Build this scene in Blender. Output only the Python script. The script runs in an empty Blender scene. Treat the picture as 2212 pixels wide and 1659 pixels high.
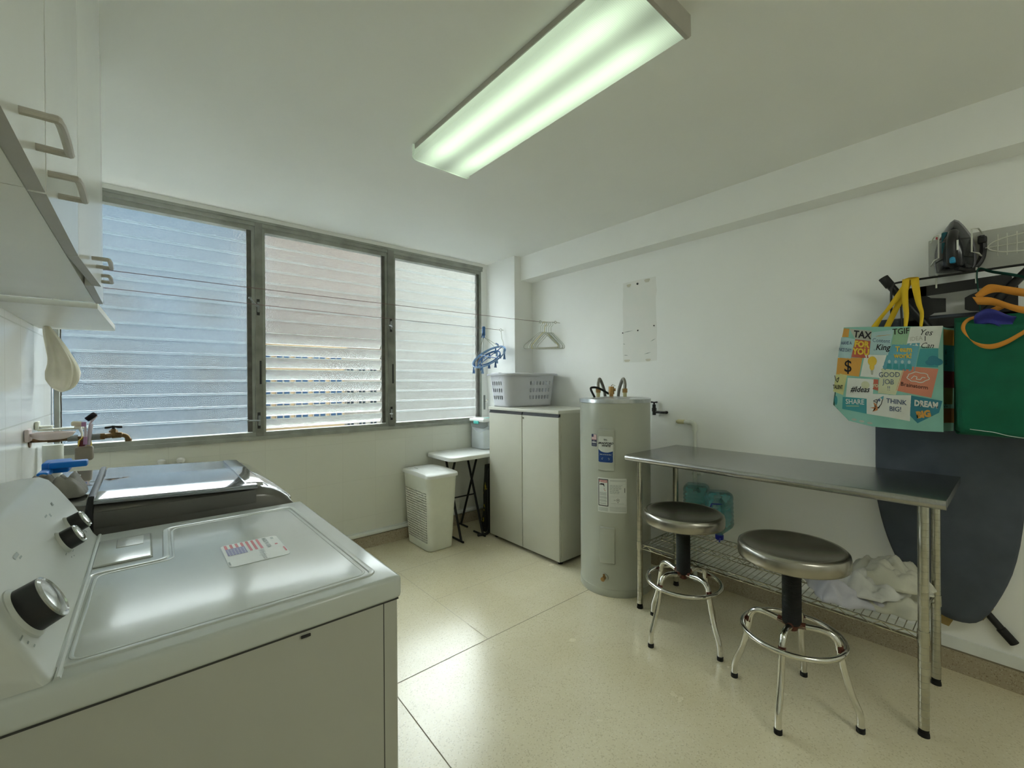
import bpy, bmesh, math, random
from mathutils import Vector, Matrix, noise
random.seed(7)
S = bpy.context.scene
COL = S.collection
PI = math.pi
R = math.radians

# ------------------------------------------------------------------ camera
XL, XR, YW, YB, HC = -0.385, 2.78, 3.375, -1.9, 2.46
cam_d = bpy.data.cameras.new('camera'); cam = bpy.data.objects.new('camera', cam_d); COL.objects.link(cam)
cam_d.sensor_width = 36; cam_d.lens = 931.4/2212*36; cam_d.clip_start = 0.02; cam_d.clip_end = 300
cam.matrix_world = Matrix.Translation((0, 0, 1.31)) @ Matrix.Rotation(R(-40.41), 4, 'Z') @ Matrix.Rotation(R(89.82), 4, 'X') @ Matrix.Rotation(R(-0.344), 4, 'Z')
S.camera = cam
# ------------------------------------------------------------------ world, exposure
w = bpy.data.worlds.new('world'); S.world = w; w.use_nodes = True
bg = w.node_tree.nodes['Background']; bg.inputs[0].default_value = (0.93, 0.97, 0.95, 1); bg.inputs[1].default_value = 13.0
S.view_settings.view_transform = 'Standard'; S.view_settings.look = 'None'
S.view_settings.exposure = 0.42; S.view_settings.gamma = 1.0; S.view_settings.use_curve_mapping = False
cy = S.cycles
cy.max_bounces = 14; cy.diffuse_bounces = 8; cy.glossy_bounces = 5; cy.transmission_bounces = 8; cy.transparent_max_bounces = 8
cy.use_denoising = True; cy.sample_clamp_indirect = 12.0; cy.blur_glossy = 0.6
LAMP_STRENGTH = 0.98
ADDED_LAMP = 10.5

# ------------------------------------------------------------------ materials
def nodes(m):
    m.use_nodes = True
    nt = m.node_tree
    return nt, nt.nodes['Principled BSDF']
def mat(name, col, rough=0.5, metal=0.0, var=0.05, scale=12.0, bump=0.0, bscale=None, coat=0.0, spec=0.5, alpha=None, trans=0.0, ior=1.45, sheen=0.0, stretch=None, col2=None, emit=None, es=0.0):
    m = bpy.data.materials.new(name); nt, b = nodes(m)
    N, L = nt.nodes, nt.links
    tc = N.new('ShaderNodeTexCoord'); mp = N.new('ShaderNodeMapping'); L.new(tc.outputs['Object'], mp.inputs['Vector'])
    if stretch: mp.inputs['Scale'].default_value = stretch
    nz = N.new('ShaderNodeTexNoise'); nz.inputs['Scale'].default_value = scale; nz.inputs['Detail'].default_value = 3
    L.new(mp.outputs[0], nz.inputs['Vector'])
    rp = N.new('ShaderNodeValToRGB')
    c2 = col2 or tuple(max(0, c*(1-var*2)) for c in col)
    rp.color_ramp.elements[0].position = 0.3; rp.color_ramp.elements[1].position = 0.7
    rp.color_ramp.elements[0].color = (*c2, 1); rp.color_ramp.elements[1].color = (*col, 1)
    L.new(nz.outputs[0], rp.inputs[0]); L.new(rp.outputs[0], b.inputs['Base Color'])
    b.inputs['Roughness'].default_value = rough; b.inputs['Metallic'].default_value = metal
    b.inputs['Specular IOR Level'].default_value = spec; b.inputs['Coat Weight'].default_value = coat; b.inputs['Coat Roughness'].default_value = 0.08
    b.inputs['Transmission Weight'].default_value = trans; b.inputs['IOR'].default_value = ior
    if sheen: b.inputs['Sheen Weight'].default_value = sheen
    if alpha is not None: b.inputs['Alpha'].default_value = alpha
    if emit: b.inputs['Emission Color'].default_value = (*emit, 1); b.inputs['Emission Strength'].default_value = es
    if bump:
        n2 = N.new('ShaderNodeTexNoise'); n2.inputs['Scale'].default_value = bscale or scale*4; n2.inputs['Detail'].default_value = 4
        L.new(mp.outputs[0], n2.inputs['Vector'])
        bp = N.new('ShaderNodeBump'); bp.inputs['Strength'].default_value = bump; bp.inputs['Distance'].default_value = 0.002
        L.new(n2.outputs[0], bp.inputs['Height']); L.new(bp.outputs[0], b.inputs['Normal'])
    return m
def tile_mat(name, col, grout, tw, th, axis, off=(0, 0), rough=0.2, gw=0.003, bump=0.3):
    m = bpy.data.materials.new(name); nt, b = nodes(m); N, L = nt.nodes, nt.links
    tc = N.new('ShaderNodeTexCoord'); sp = N.new('ShaderNodeSeparateXYZ'); cb = N.new('ShaderNodeCombineXYZ')
    L.new(tc.outputs['Object'], sp.inputs[0]); L.new(sp.outputs[axis], cb.inputs[0]); L.new(sp.outputs['Z'], cb.inputs[1])
    mp = N.new('ShaderNodeMapping'); mp.inputs['Location'].default_value = (off[0], off[1], 0); L.new(cb.outputs[0], mp.inputs[0])
    br = N.new('ShaderNodeTexBrick'); br.offset = 0; br.inputs['Scale'].default_value = 1
    br.inputs['Brick Width'].default_value = tw; br.inputs['Row Height'].default_value = th; br.inputs['Mortar Size'].default_value = gw
    br.inputs['Mortar Smooth'].default_value = 0.3
    br.inputs['Color1'].default_value = (*col, 1); br.inputs['Color2'].default_value = (*[c*0.97 for c in col], 1); br.inputs['Mortar'].default_value = (*grout, 1)
    L.new(mp.outputs[0], br.inputs[0]); L.new(br.outputs['Color'], b.inputs['Base Color'])
    b.inputs['Roughness'].default_value = rough
    iv = N.new('ShaderNodeMath'); iv.operation = 'SUBTRACT'; iv.inputs[0].default_value = 1; L.new(br.outputs['Fac'], iv.inputs[1])
    bp = N.new('ShaderNodeBump'); bp.inputs['Strength'].default_value = bump; bp.inputs['Distance'].default_value = 0.002
    L.new(iv.outputs[0], bp.inputs['Height']); L.new(bp.outputs[0], b.inputs['Normal'])
    return m
def terrazzo(name, base, dark, light, rough=0.22):
    m = bpy.data.materials.new(name); nt, b = nodes(m); N, L = nt.nodes, nt.links
    tc = N.new('ShaderNodeTexCoord')
    v1 = N.new('ShaderNodeTexVoronoi'); v1.inputs['Scale'].default_value = 230; L.new(tc.outputs['Object'], v1.inputs['Vector'])
    sp = N.new('ShaderNodeSeparateColor'); L.new(v1.outputs['Color'], sp.inputs[0])
    r1 = N.new('ShaderNodeValToRGB'); e = r1.color_ramp.elements
    e[0].position = 0.0; e[0].color = (*dark, 1); e[1].position = 1.0; e[1].color = (*light, 1)
    for p, c in ((0.07, dark), (0.12, base), (0.86, base), (0.94, light)):
        k = e.new(p); k.color = (*c, 1)
    L.new(sp.outputs[0], r1.inputs[0])
    nz = N.new('ShaderNodeTexNoise'); nz.inputs['Scale'].default_value = 1.6; nz.inputs['Detail'].default_value = 5; L.new(tc.outputs['Object'], nz.inputs['Vector'])
    r2 = N.new('ShaderNodeValToRGB'); r2.color_ramp.elements[0].position = 0.35; r2.color_ramp.elements[0].color = (0.88, 0.86, 0.80, 1)
    r2.color_ramp.elements[1].position = 0.65; r2.color_ramp.elements[1].color = (1, 1, 1, 1); L.new(nz.outputs[0], r2.inputs[0])
    mx = N.new('ShaderNodeMix'); mx.data_type = 'RGBA'; mx.blend_type = 'MULTIPLY'; mx.inputs[0].default_value = 1
    L.new(r1.outputs[0], mx.inputs[6]); L.new(r2.outputs[0], mx.inputs[7]); L.new(mx.outputs[2], b.inputs['Base Color'])
    n3 = N.new('ShaderNodeTexNoise'); n3.inputs['Scale'].default_value = 7; n3.inputs['Detail'].default_value = 4; L.new(tc.outputs['Object'], n3.inputs['Vector'])
    mr = N.new('ShaderNodeMapRange'); mr.inputs[3].default_value = rough*0.8; mr.inputs[4].default_value = rough*1.5; L.new(n3.outputs[0], mr.inputs[0])
    L.new(mr.outputs[0], b.inputs['Roughness'])
    return m
def frosted(name, tint):
    m = bpy.data.materials.new(name); m.use_nodes = True; nt = m.node_tree; N, L = nt.nodes, nt.links; N.clear()
    out = N.new('ShaderNodeOutputMaterial'); tc = N.new('ShaderNodeTexCoord')
    v = N.new('ShaderNodeTexVoronoi'); v.inputs['Scale'].default_value = 130; L.new(tc.outputs['Object'], v.inputs['Vector'])
    bp = N.new('ShaderNodeBump'); bp.inputs['Strength'].default_value = 0.22; bp.inputs['Distance'].default_value = 0.002; L.new(v.outputs['Distance'], bp.inputs['Height'])
    g = N.new('ShaderNodeBsdfGlass'); g.inputs['Roughness'].default_value = 0.11; g.inputs['IOR'].default_value = 1.45; g.inputs['Color'].default_value = (*tint, 1)
    L.new(bp.outputs[0], g.inputs['Normal'])
    t = N.new('ShaderNodeBsdfTranslucent'); t.inputs['Color'].default_value = (*tint, 1); L.new(bp.outputs[0], t.inputs['Normal'])
    mx = N.new('ShaderNodeMixShader'); mx.inputs[0].default_value = 0.02
    L.new(g.outputs[0], mx.inputs[1]); L.new(t.outputs[0], mx.inputs[2]); L.new(mx.outputs[0], out.inputs[0])
    return m

WALL = mat('wall_paint', (0.905, 0.91, 0.885), 0.55, var=0.012, scale=2.5, bump=0.06, bscale=60)
CEIL = mat('ceiling_paint', (0.88, 0.885, 0.85), 0.6, var=0.015, scale=2.0, bump=0.08, bscale=50)
TILEW = tile_mat('white_wall_tile', (0.86, 0.87, 0.86), (0.66, 0.66, 0.62), 0.265, 0.40, 'Y', (0.01, 0.045), 0.14)
TILEP = tile_mat('painted_wall_tile', (0.74, 0.745, 0.67), (0.68, 0.685, 0.61), 0.262, 0.30, 'X', (0.155, 0.05), 0.4, 0.002, 0.1)
FLOOR = terrazzo('terrazzo', (0.72, 0.655, 0.475), (0.60, 0.535, 0.375), (0.755, 0.70, 0.54), 0.21)
STONE = terrazzo('brown_terrazzo', (0.42, 0.36, 0.26), (0.25, 0.2, 0.13), (0.5, 0.45, 0.35), 0.4)
JOINT = mat('joint_filler', (0.22, 0.19, 0.13), 0.8)
JOINTL = mat('pale_joint_filler', (0.42, 0.37, 0.27), 0.8)
SHELLW = mat('white_enamel_trim', (0.80, 0.82, 0.79), 0.35)
GLASS = frosted('frosted_louver_glass', (0.93, 0.96, 0.97))
GEDGE = mat('ground_glass_edge', (0.86, 0.90, 0.88), 0.4)
ALU = mat('aged_aluminium', (0.30, 0.31, 0.275), 0.45, 0.4, 0.18, 9)
ALUD = mat('dark_aluminium', (0.16, 0.155, 0.135), 0.5, 0.4, 0.2, 20)
ALUL = mat('pale_aluminium_frame', (0.40, 0.415, 0.37), 0.5, 0.1, 0.15, 9)
BLACK = mat('black_plastic', (0.015, 0.015, 0.016), 0.4)
BLACKM = mat('black_metal', (0.02, 0.02, 0.02), 0.35, 0.3)
RUBBER = mat('black_rubber', (0.012, 0.012, 0.012), 0.7)
CABW = mat('white_laminate', (0.80, 0.815, 0.775), 0.16, var=0.01)
CABU = mat('white_melamine', (0.80, 0.80, 0.74), 0.35, var=0.04, scale=3)
CABE = mat('grey_door_edge', (0.42, 0.41, 0.38), 0.5, var=0.03)
HANDLE = mat('grey_beige_plastic', (0.48, 0.46, 0.41), 0.4)
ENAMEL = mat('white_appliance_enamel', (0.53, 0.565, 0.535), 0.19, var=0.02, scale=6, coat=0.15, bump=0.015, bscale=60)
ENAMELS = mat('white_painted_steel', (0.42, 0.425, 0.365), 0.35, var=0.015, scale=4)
CONSOLE = mat('console_plastic', (0.54, 0.56, 0.52), 0.3, var=0.01)
WASHD = mat('graphite_plastic', (0.15, 0.145, 0.13), 0.28, 0.2, 0.08, 5, coat=0.3)
WASHL = mat('glossy_silver_panel', (0.42, 0.42, 0.41), 0.07, 0.55, 0.02, 5, coat=0.8)
WASHG = mat('smoked_lid_glass', (0.22, 0.24, 0.27), 0.05, 0.6, 0.02, coat=1.0)
CHROME = mat('chrome', (0.72, 0.71, 0.66), 0.12, 1.0, 0.04, 30)
CHROMEW = mat('worn_chrome', (0.55, 0.54, 0.46), 0.25, 1.0, 0.10, 40)
RUST = mat('rusty_steel', (0.16, 0.05, 0.03), 0.7, 0.4, 0.3, 60)
STEEL = mat('brushed_steel', (0.50, 0.49, 0.45), 0.30, 1.0, 0.06, 30, stretch=(40, 1, 1))
STEELT = mat('brushed_steel_top', (0.46, 0.46, 0.45), 0.27, 1.0, 0.05, 30, stretch=(1, 12, 1))
STEELS = mat('spun_steel', (0.42, 0.40, 0.35), 0.27, 1.0, 0.05, 20)
BEIGE = mat('beige_laminate', (0.56, 0.55, 0.46), 0.45, var=0.02, scale=5)
BEIGET = mat('pale_worktop_laminate', (0.66, 0.65, 0.58), 0.4, var=0.02)
TANK = mat('grey_green_tank_paint', (0.44, 0.455, 0.39), 0.28, var=0.02, scale=5)
TANKB = mat('zinc_rim', (0.60, 0.62, 0.63), 0.3, 0.8, 0.1, 25)
COPPER = mat('brass', (0.50, 0.30, 0.12), 0.35, 0.8, 0.15, 60)
BRONZE = mat('aged_brass', (0.20, 0.12, 0.065), 0.5, 0.6, 0.25, 60)
BRAID = mat('braided_steel_hose', (0.33, 0.31, 0.27), 0.4, 0.7, 0.25, 300)
PVC = mat('white_pvc', (0.72, 0.74, 0.67), 0.35, var=0.03)
PLW = mat('white_plastic', (0.80, 0.80, 0.77), 0.4, var=0.02)
PLC = mat('cream_plastic', (0.74, 0.745, 0.64), 0.45, var=0.03)
PLB = mat('lilac_white_plastic', (0.60, 0.61, 0.66), 0.4, var=0.02)
CLEAR = mat('milky_clear_plastic', (0.66, 0.74, 0.80), 0.2, alpha=0.28)
TEAL = mat('teal_plastic', (0.10, 0.52, 0.47), 0.35)
POWDER = mat('white_powder_bag', (0.82, 0.84, 0.84), 0.6, bump=0.3, bscale=30)
LBLUE = mat('blue_plastic', (0.05, 0.16, 0.40), 0.35)
LBLUE2 = mat('light_blue_plastic', (0.22, 0.38, 0.62), 0.35)
BRIGHTB = mat('bright_blue_plastic', (0.0, 0.17, 0.62), 0.3)
DKBLUE = mat('deep_blue_plastic', (0.01, 0.02, 0.35), 0.4)
JUG = mat('teal_clear_plastic', (0.10, 0.42, 0.45), 0.12, alpha=0.55, coat=0.5)
CLOTHC = mat('cream_cotton', (0.80, 0.76, 0.62), 0.9, var=0.06, bump=0.3, bscale=200, sheen=0.3)
CLOTHW = mat('white_cotton', (0.66, 0.66, 0.62), 0.9, var=0.05, bump=0.3, bscale=160, sheen=0.3)
CLOTHG = mat('greyish_cotton', (0.58, 0.57, 0.47), 0.9, var=0.05, bump=0.3, bscale=160, sheen=0.3)
CLOTHL = mat('lilac_cotton', (0.55, 0.55, 0.60), 0.9, var=0.05, bump=0.3, bscale=160)
GREYB = mat('grey_rag', (0.26, 0.25, 0.22), 0.8, var=0.2, bump=0.3)
BOARD = mat('slate_blue_canvas', (0.085, 0.10, 0.125), 0.9, var=0.12, scale=8, bump=0.3, bscale=300)
YEL = mat('yellow_webbing', (0.80, 0.52, 0.02), 0.8, bump=0.2, bscale=300)
ORG = mat('orange_webbing', (0.62, 0.25, 0.03), 0.8, bump=0.2, bscale=300)
GREEN = mat('green_nonwoven', (0.0, 0.115, 0.055), 0.8, var=0.1, bump=0.4, bscale=400)
NAVY = mat('royal_blue_fabric', (0.03, 0.035, 0.25), 0.7)
PINK = mat('pink_plastic', (0.80, 0.20, 0.28), 0.4)
PINKW = mat('pale_pink_plastic', (0.78, 0.66, 0.64), 0.35)
PURPLE = mat('purple_plastic', (0.40, 0.22, 0.38), 0.4)
LILAC = mat('lilac_plastic', (0.60, 0.52, 0.58), 0.4)
BRIST = mat('dark_bristles', (0.02, 0.015, 0.02), 0.9)
BRISTC = mat('cream_bristles', (0.62, 0.58, 0.42), 0.9)
CUPM = mat('taupe_plastic', (0.27, 0.235, 0.18), 0.3)
YELP = mat('yellow_plastic', (0.62, 0.45, 0.04), 0.4)
DRED = mat('dark_red_tape', (0.12, 0.015, 0.02), 0.5)
GREYT = mat('grey_tape', (0.24, 0.26, 0.25), 0.6)
WIRE = mat('cord', (0.22, 0.12, 0.13), 0.6)
WHITEW = mat('white_coated_wire', (0.62, 0.63, 0.56), 0.4)
YELW = mat('yellowed_plastic', (0.62, 0.57, 0.33), 0.5)
PATCH = mat('bare_plaster_mark', (0.83, 0.815, 0.775), 0.7, var=0.05, scale=10, col2=(0.79, 0.80, 0.76))
STAIN = mat('tape_residue', (0.66, 0.63, 0.52), 0.8)
INK = mat('black_ink', (0.01, 0.01, 0.012), 0.5)
GINK = mat('grey_ink', (0.30, 0.34, 0.32), 0.5)
RED = mat('flag_red', (0.50, 0.06, 0.07), 0.4)
BLUE = mat('flag_blue', (0.16, 0.14, 0.33), 0.4)
NAVYL = mat('label_navy', (0.015, 0.02, 0.07), 0.4)
BWBLUE = mat('label_blue', (0.015, 0.06, 0.25), 0.35)
LABW = mat('label_white', (0.70, 0.72, 0.68), 0.4)
FLAGW = mat('flag_white', (0.80, 0.80, 0.78), 0.4)
BORD = mat('sticker_border', (0.45, 0.49, 0.47), 0.3)
CAPG = mat('domed_silver', (0.50, 0.51, 0.48), 0.14, 0.85, 0.1, 40)
MUSTARD = mat('mustard_wood', (0.34, 0.24, 0.08), 0.6)

# ------------------------------------------------------------------ geometry helpers
class MB:
    def __init__(s): s.v = []; s.f = []; s.m = []; s.sm = []
    def add(s, vs, fs, m=0, smooth=False):
        o = len(s.v); s.v += [tuple(p) for p in vs]
        for f in fs:
            s.f.append(tuple(i+o for i in f)); s.m.append(m); s.sm.append(smooth)
        return s
    def box(s, x0, x1, y0, y1, z0, z1, m=0):
        vs = [(x, y, z) for z in (z0, z1) for y in (y0, y1) for x in (x0, x1)]
        return s.add(vs, [(0, 2, 3, 1), (4, 5, 7, 6), (0, 1, 5, 4), (2, 6, 7, 3), (0, 4, 6, 2), (1, 3, 7, 5)], m)
    def rbox(s, c, d, r, m=0, seg=3, rot=None, taper=None):
        bm = bmesh.new(); bmesh.ops.create_cube(bm, size=1)
        for v in bm.verts:
            k = 1.0
            if taper and v.co.z > 0: v.co.x *= taper[0]; v.co.y *= taper[1]
            v.co = Vector((v.co.x*d[0], v.co.y*d[1], v.co.z*d[2]))
        bmesh.ops.bevel(bm, geom=bm.edges[:]+bm.verts[:], offset=r, segments=seg, affect='EDGES', profile=0.5)
        M = (rot.to_4x4() if rot is not None else Matrix.Identity(4))
        vs = [Vector(c)+(M @ v.co) for v in bm.verts]; bm.verts.ensure_lookup_table(); bm.verts.index_update()
        fs = [tuple(v.index for v in f.verts) for f in bm.faces]; bm.free()
        return s.add(vs, fs, m, True)
    def lathe(s, prof, n=32, m=0, c=(0, 0, 0), M=None, smooth=True, cap=True):
        vs, fs = [], []
        for r, z in prof:
            for i in range(n):
                a = 2*PI*i/n; p = Vector((r*math.cos(a), r*math.sin(a), z))
                if M is not None: p = M @ p
                vs.append(p+Vector(c))
        for j in range(len(prof)-1):
            for i in range(n):
                k = (i+1) % n; fs.append((j*n+i, j*n+k, (j+1)*n+k, (j+1)*n+i))
        if cap:
            fs.append(tuple(range(n-1, -1, -1))); fs.append(tuple((len(prof)-1)*n+i for i in range(n)))
        return s.add(vs, fs, m, smooth)
    def cyl(s, p0, p1, r0, r1=None, n=20, m=0, smooth=True):
        p0, p1 = Vector(p0), Vector(p1); d = p1-p0; q = d.to_track_quat('Z', 'Y').to_matrix()
        return s.lathe([(r0, 0), (r1 if r1 is not None else r0, d.length)], n, m, p0, q, smooth)
    def tube(s, path, r, n=10, m=0, closed=False, flat=None, ref=None):
        P = [Vector(p) for p in path]; K = len(P); vs, fs = [], []
        T = []
        for i in range(K):
            a = P[(i-1) % K] if (closed or i > 0) else P[i]; b = P[(i+1) % K] if (closed or i < K-1) else P[i]
            T.append((b-a).normalized())
        u = Vector(ref) if ref else (Vector((0, 0, 1)) if abs(T[0].z) < 0.9 else Vector((1, 0, 0)))
        for i in range(K):
            u = (u - T[i]*u.dot(T[i]))
            u = u.normalized() if u.length > 1e-6 else T[i].orthogonal().normalized()
            v = T[i].cross(u); rr = r[i] if isinstance(r, (list, tuple)) else r
            for j in range(n):
                a = 2*PI*j/n
                ru, rv = (rr, rr) if flat is None else (rr*flat[0], rr*flat[1])
                vs.append(P[i]+u*math.cos(a)*ru+v*math.sin(a)*rv)
        for i in range(K if closed else K-1):
            for j in range(n):
                a, b = i*n+j, i*n+(j+1) % n; c, d = ((i+1) % K)*n+(j+1) % n, ((i+1) % K)*n+j
                fs.append((a, b, c, d))
        if not closed:
            fs.append(tuple(range(n-1, -1, -1))); fs.append(tuple((K-1)*n+i for i in range(n)))
        return s.add(vs, fs, m, True)
    def prism(s, poly, a0, a1, f, m=0, smooth=False):
        n = len(poly); vs = [f(p[0], p[1], a0) for p in poly]+[f(p[0], p[1], a1) for p in poly]
        fs = [tuple(range(n)), tuple(range(2*n-1, n-1, -1))]+[(i, (i+1) % n + 0, (i+1) % n+n, i+n) for i in range(n)]
        return s.add(vs, fs, m, smooth)
    def grid(s, f, nu, nv, m=0, wrap=False, smooth=True):
        vs = [f(i/nu, j/nv) for j in range(nv+1) for i in range(nu+(0 if wrap else 1))]
        W = nu if wrap else nu+1
        fs = [(j*W+i, j*W+(i+1) % W, (j+1)*W+(i+1) % W, (j+1)*W+i) for j in range(nv) for i in range(nu)]
        return s.add(vs, fs, m, smooth)
    def poly(s, pts, m=0): return s.add(pts, [tuple(range(len(pts)))], m)
    def text(s, body, size, f, m=0, align='CENTER', shear=0.0, bold=0.0, spacing=1.0, xs=1.0):
        cu = bpy.data.curves.new('t', 'FONT'); cu.body = body; cu.size = size; cu.align_x = align; cu.align_y = 'CENTER'; cu.shear = shear
        cu.offset = bold; cu.space_character = spacing; cu.resolution_u = 2
        o = bpy.data.objects.new('t', cu); me = bpy.data.meshes.new_from_object(o)
        s.add([f(v.co.x*xs, v.co.y) for v in me.vertices], [tuple(p.vertices) for p in me.polygons], m)
        bpy.data.objects.remove(o); bpy.data.curves.remove(cu); bpy.data.meshes.remove(me)
        return s
    def build(s, name, mats, parent=None, world=True, angle=35, solid=0.0, sub=0):
        me = bpy.data.meshes.new(name)
        off = Vector((0, 0, 0))
        if parent is not None and world:
            q = parent
            while q is not None: off += q.location; q = q.parent
        me.from_pydata([tuple(Vector(p)-off) for p in s.v], [], s.f)
        if not isinstance(mats, (list, tuple)): mats = [mats]
        for mm in mats: me.materials.append(mm)
        for p, mi, sm in zip(me.polygons, s.m, s.sm): p.material_index = mi; p.use_smooth = True
        bm = bmesh.new(); bm.from_mesh(me); bmesh.ops.recalc_face_normals(bm, faces=bm.faces); bm.to_mesh(me); bm.free()
        me.set_sharp_from_angle(angle=R(angle)); me.update()
        o = bpy.data.objects.new(name, me); COL.objects.link(o)
        if parent is not None: o.parent = parent
        if solid:
            md = o.modifiers.new('solid', 'SOLIDIFY'); md.thickness = solid; md.offset = 0
        if sub:
            md = o.modifiers.new('sub', 'SUBSURF'); md.levels = sub; md.render_levels = sub
        return o
def tag(o, label, cat, group=None):
    o['label'] = label; o['category'] = cat
    if group: o['group'] = group
    return o
def thing(name, label, cat, loc=(0, 0, 0), rz=0, group=None):
    o = bpy.data.objects.new(name, None); COL.objects.link(o); o.empty_display_size = 0.05
    o.location = loc; o.rotation_euler = (0, 0, rz); return tag(o, label, cat, group)
def struct(name, mb, mats, **k):
    o = mb.build(name, mats, **k); o['kind'] = 'structure'; return o
def kids(o): return [c for c in bpy.data.objects if c.parent == o]
def copy_tree(o, parent=None):
    c = o.copy(); COL.objects.link(c); c.parent = parent
    for ch in kids(o): copy_tree(ch, c)
    return c
def arc(c, r, a0, a1, n, u=(1, 0, 0), v=(0, 0, 1)):
    c, u, v = Vector(c), Vector(u), Vector(v)
    return [c+u*r*math.cos(a0+(a1-a0)*i/n)+v*r*math.sin(a0+(a1-a0)*i/n) for i in range(n+1)]
def bez(pts, n=8):
    P = [Vector(p) for p in pts]; out = []
    Q = [P[0]*2-P[1]]+P+[P[-1]*2-P[-2]]
    for i in range(1, len(Q)-2):
        for k in range(n):
            t = k/n; a, b, c, d = Q[i-1], Q[i], Q[i+1], Q[i+2]
            out.append(0.5*((2*b)+(c-a)*t+(2*a-5*b+4*c-d)*t*t+(3*b-a-3*c+d)*t**3))
    out.append(P[-1]); return out
def rrect(x0, x1, y0, y1, r, n=5):
    out = []
    for cx, cy_, a in ((x1-r, y1-r, 0), (x0+r, y1-r, PI/2), (x0+r, y0+r, PI), (x1-r, y0+r, 1.5*PI)):
        out += [(cx+r*math.cos(a+PI/2*i/n), cy_+r*math.sin(a+PI/2*i/n)) for i in range(n+1)]
    return out

# ================================================================== ROOM SHELL
fl = MB(); fl.box(XL-0.12, XR+0.12, YB-0.12, YW+0.2, -0.1, 0.0, 0)
def jline(x0, y0, x1, y1, wd, m):
    d = Vector((x1-x0, y1-y0, 0)).normalized(); n = Vector((-d.y, d.x, 0))*wd/2
    a, b = Vector((x0, y0, 0.0006)), Vector((x1, y1, 0.0006)); fl.poly([a-n, b-n, b+n, a+n], m)
jline(XL, 1.757, XR, 1.762, 0.004, 1); jline(XL, 2.788, 1.97, 2.79, 0.004, 2); jline(1.327, 2.285, 2.2, 2.279, 0.003, 2)
jline(0.797, 1.757, 0.783, 1.2, 0.004, 1); jline(0.783, 1.2, 0.80, 0.2, 0.004, 1); jline(1.327, 1.757, 1.327, 2.788, 0.003, 2)
struct('floor', fl, [FLOOR, JOINT, JOINTL])
struct('ceiling', MB().box(XL-0.12, XR+0.12, YB-0.12, YW+0.2, HC, HC+0.12), CEIL)
struct('wall_left', MB().box(XL-0.12, XL, YB-0.12, YW+0.062, 0, HC), TILEW)
struct('wall_right', MB().box(XR, XR+0.12, YB-0.12, YW+0.2, 0, HC), WALL)
struct('wall_back', MB().box(XL, XR, YB-0.12, YB, 0, HC), WALL)
SILL, HEAD = 0.985, 2.357
ww = MB(); ww.box(XL, XR, YW, YW+0.07, 0, SILL-0.035)
struct('wall_window', ww, TILEP)
struct('wall_head', MB().box(XL, XR, YW-0.004, YW+0.062, HEAD+0.055, HC), WALL)
struct('wall_column', MB().box(2.557, XR, 2.96, YW+0.062, 0, HC), WALL)
struct('ceiling_beam', MB().box(2.635, XR, YB, 2.96, 2.245, HC), WALL)
struct('wall_window_side', MB().box(2.489, 2.557, YW, YW+0.062, SILL-0.035, HEAD+0.055), WALL)
# baseboards with the white moulding above them
struct('baseboard_window', MB().box(XL, 2.557, YW-0.016, YW, 0, 0.092), STONE)
struct('baseboard_right', MB().box(XR-0.016, XR, YB, 2.96, 0, 0.092), STONE)
struct('baseboard_column', MB().box(2.541, 2.557, 2.96, YW-0.016, 0, 0.092), STONE)
t1 = MB(); t1.tube([(XL, YW-0.012, 0.113), (2.54, YW-0.012, 0.113)], 0.017, 10); t1.box(XL, 2.557, YW-0.006, YW, 0.096, 0.135)
struct('trim_1', t1, SHELLW)
t2 = MB(); t2.box(XR-0.012, XR, YB, 2.955, 0.098, 0.15); t2.box(XR-0.014, XR, YB, 2.955, 0.092, 0.0985, 1)
struct('trim_2', t2, [SHELLW, JOINT])
# back wall door
d1 = MB(); d1.box(0.75, 1.65, YB, YB+0.03, 0, 2.05); d1.box(0.85, 1.55, YB+0.03, YB+0.036, 0.15, 0.95); d1.box(0.85, 1.55, YB+0.03, YB+0.036, 1.1, 1.9)
dr = struct('door_1', d1, CABU)
MB().tube([(1.57, YB+0.03, 1.0), (1.57, YB+0.07, 1.0), (1.47, YB+0.07, 1.0)], 0.009).build('door_handle', CHROME, dr)

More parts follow.
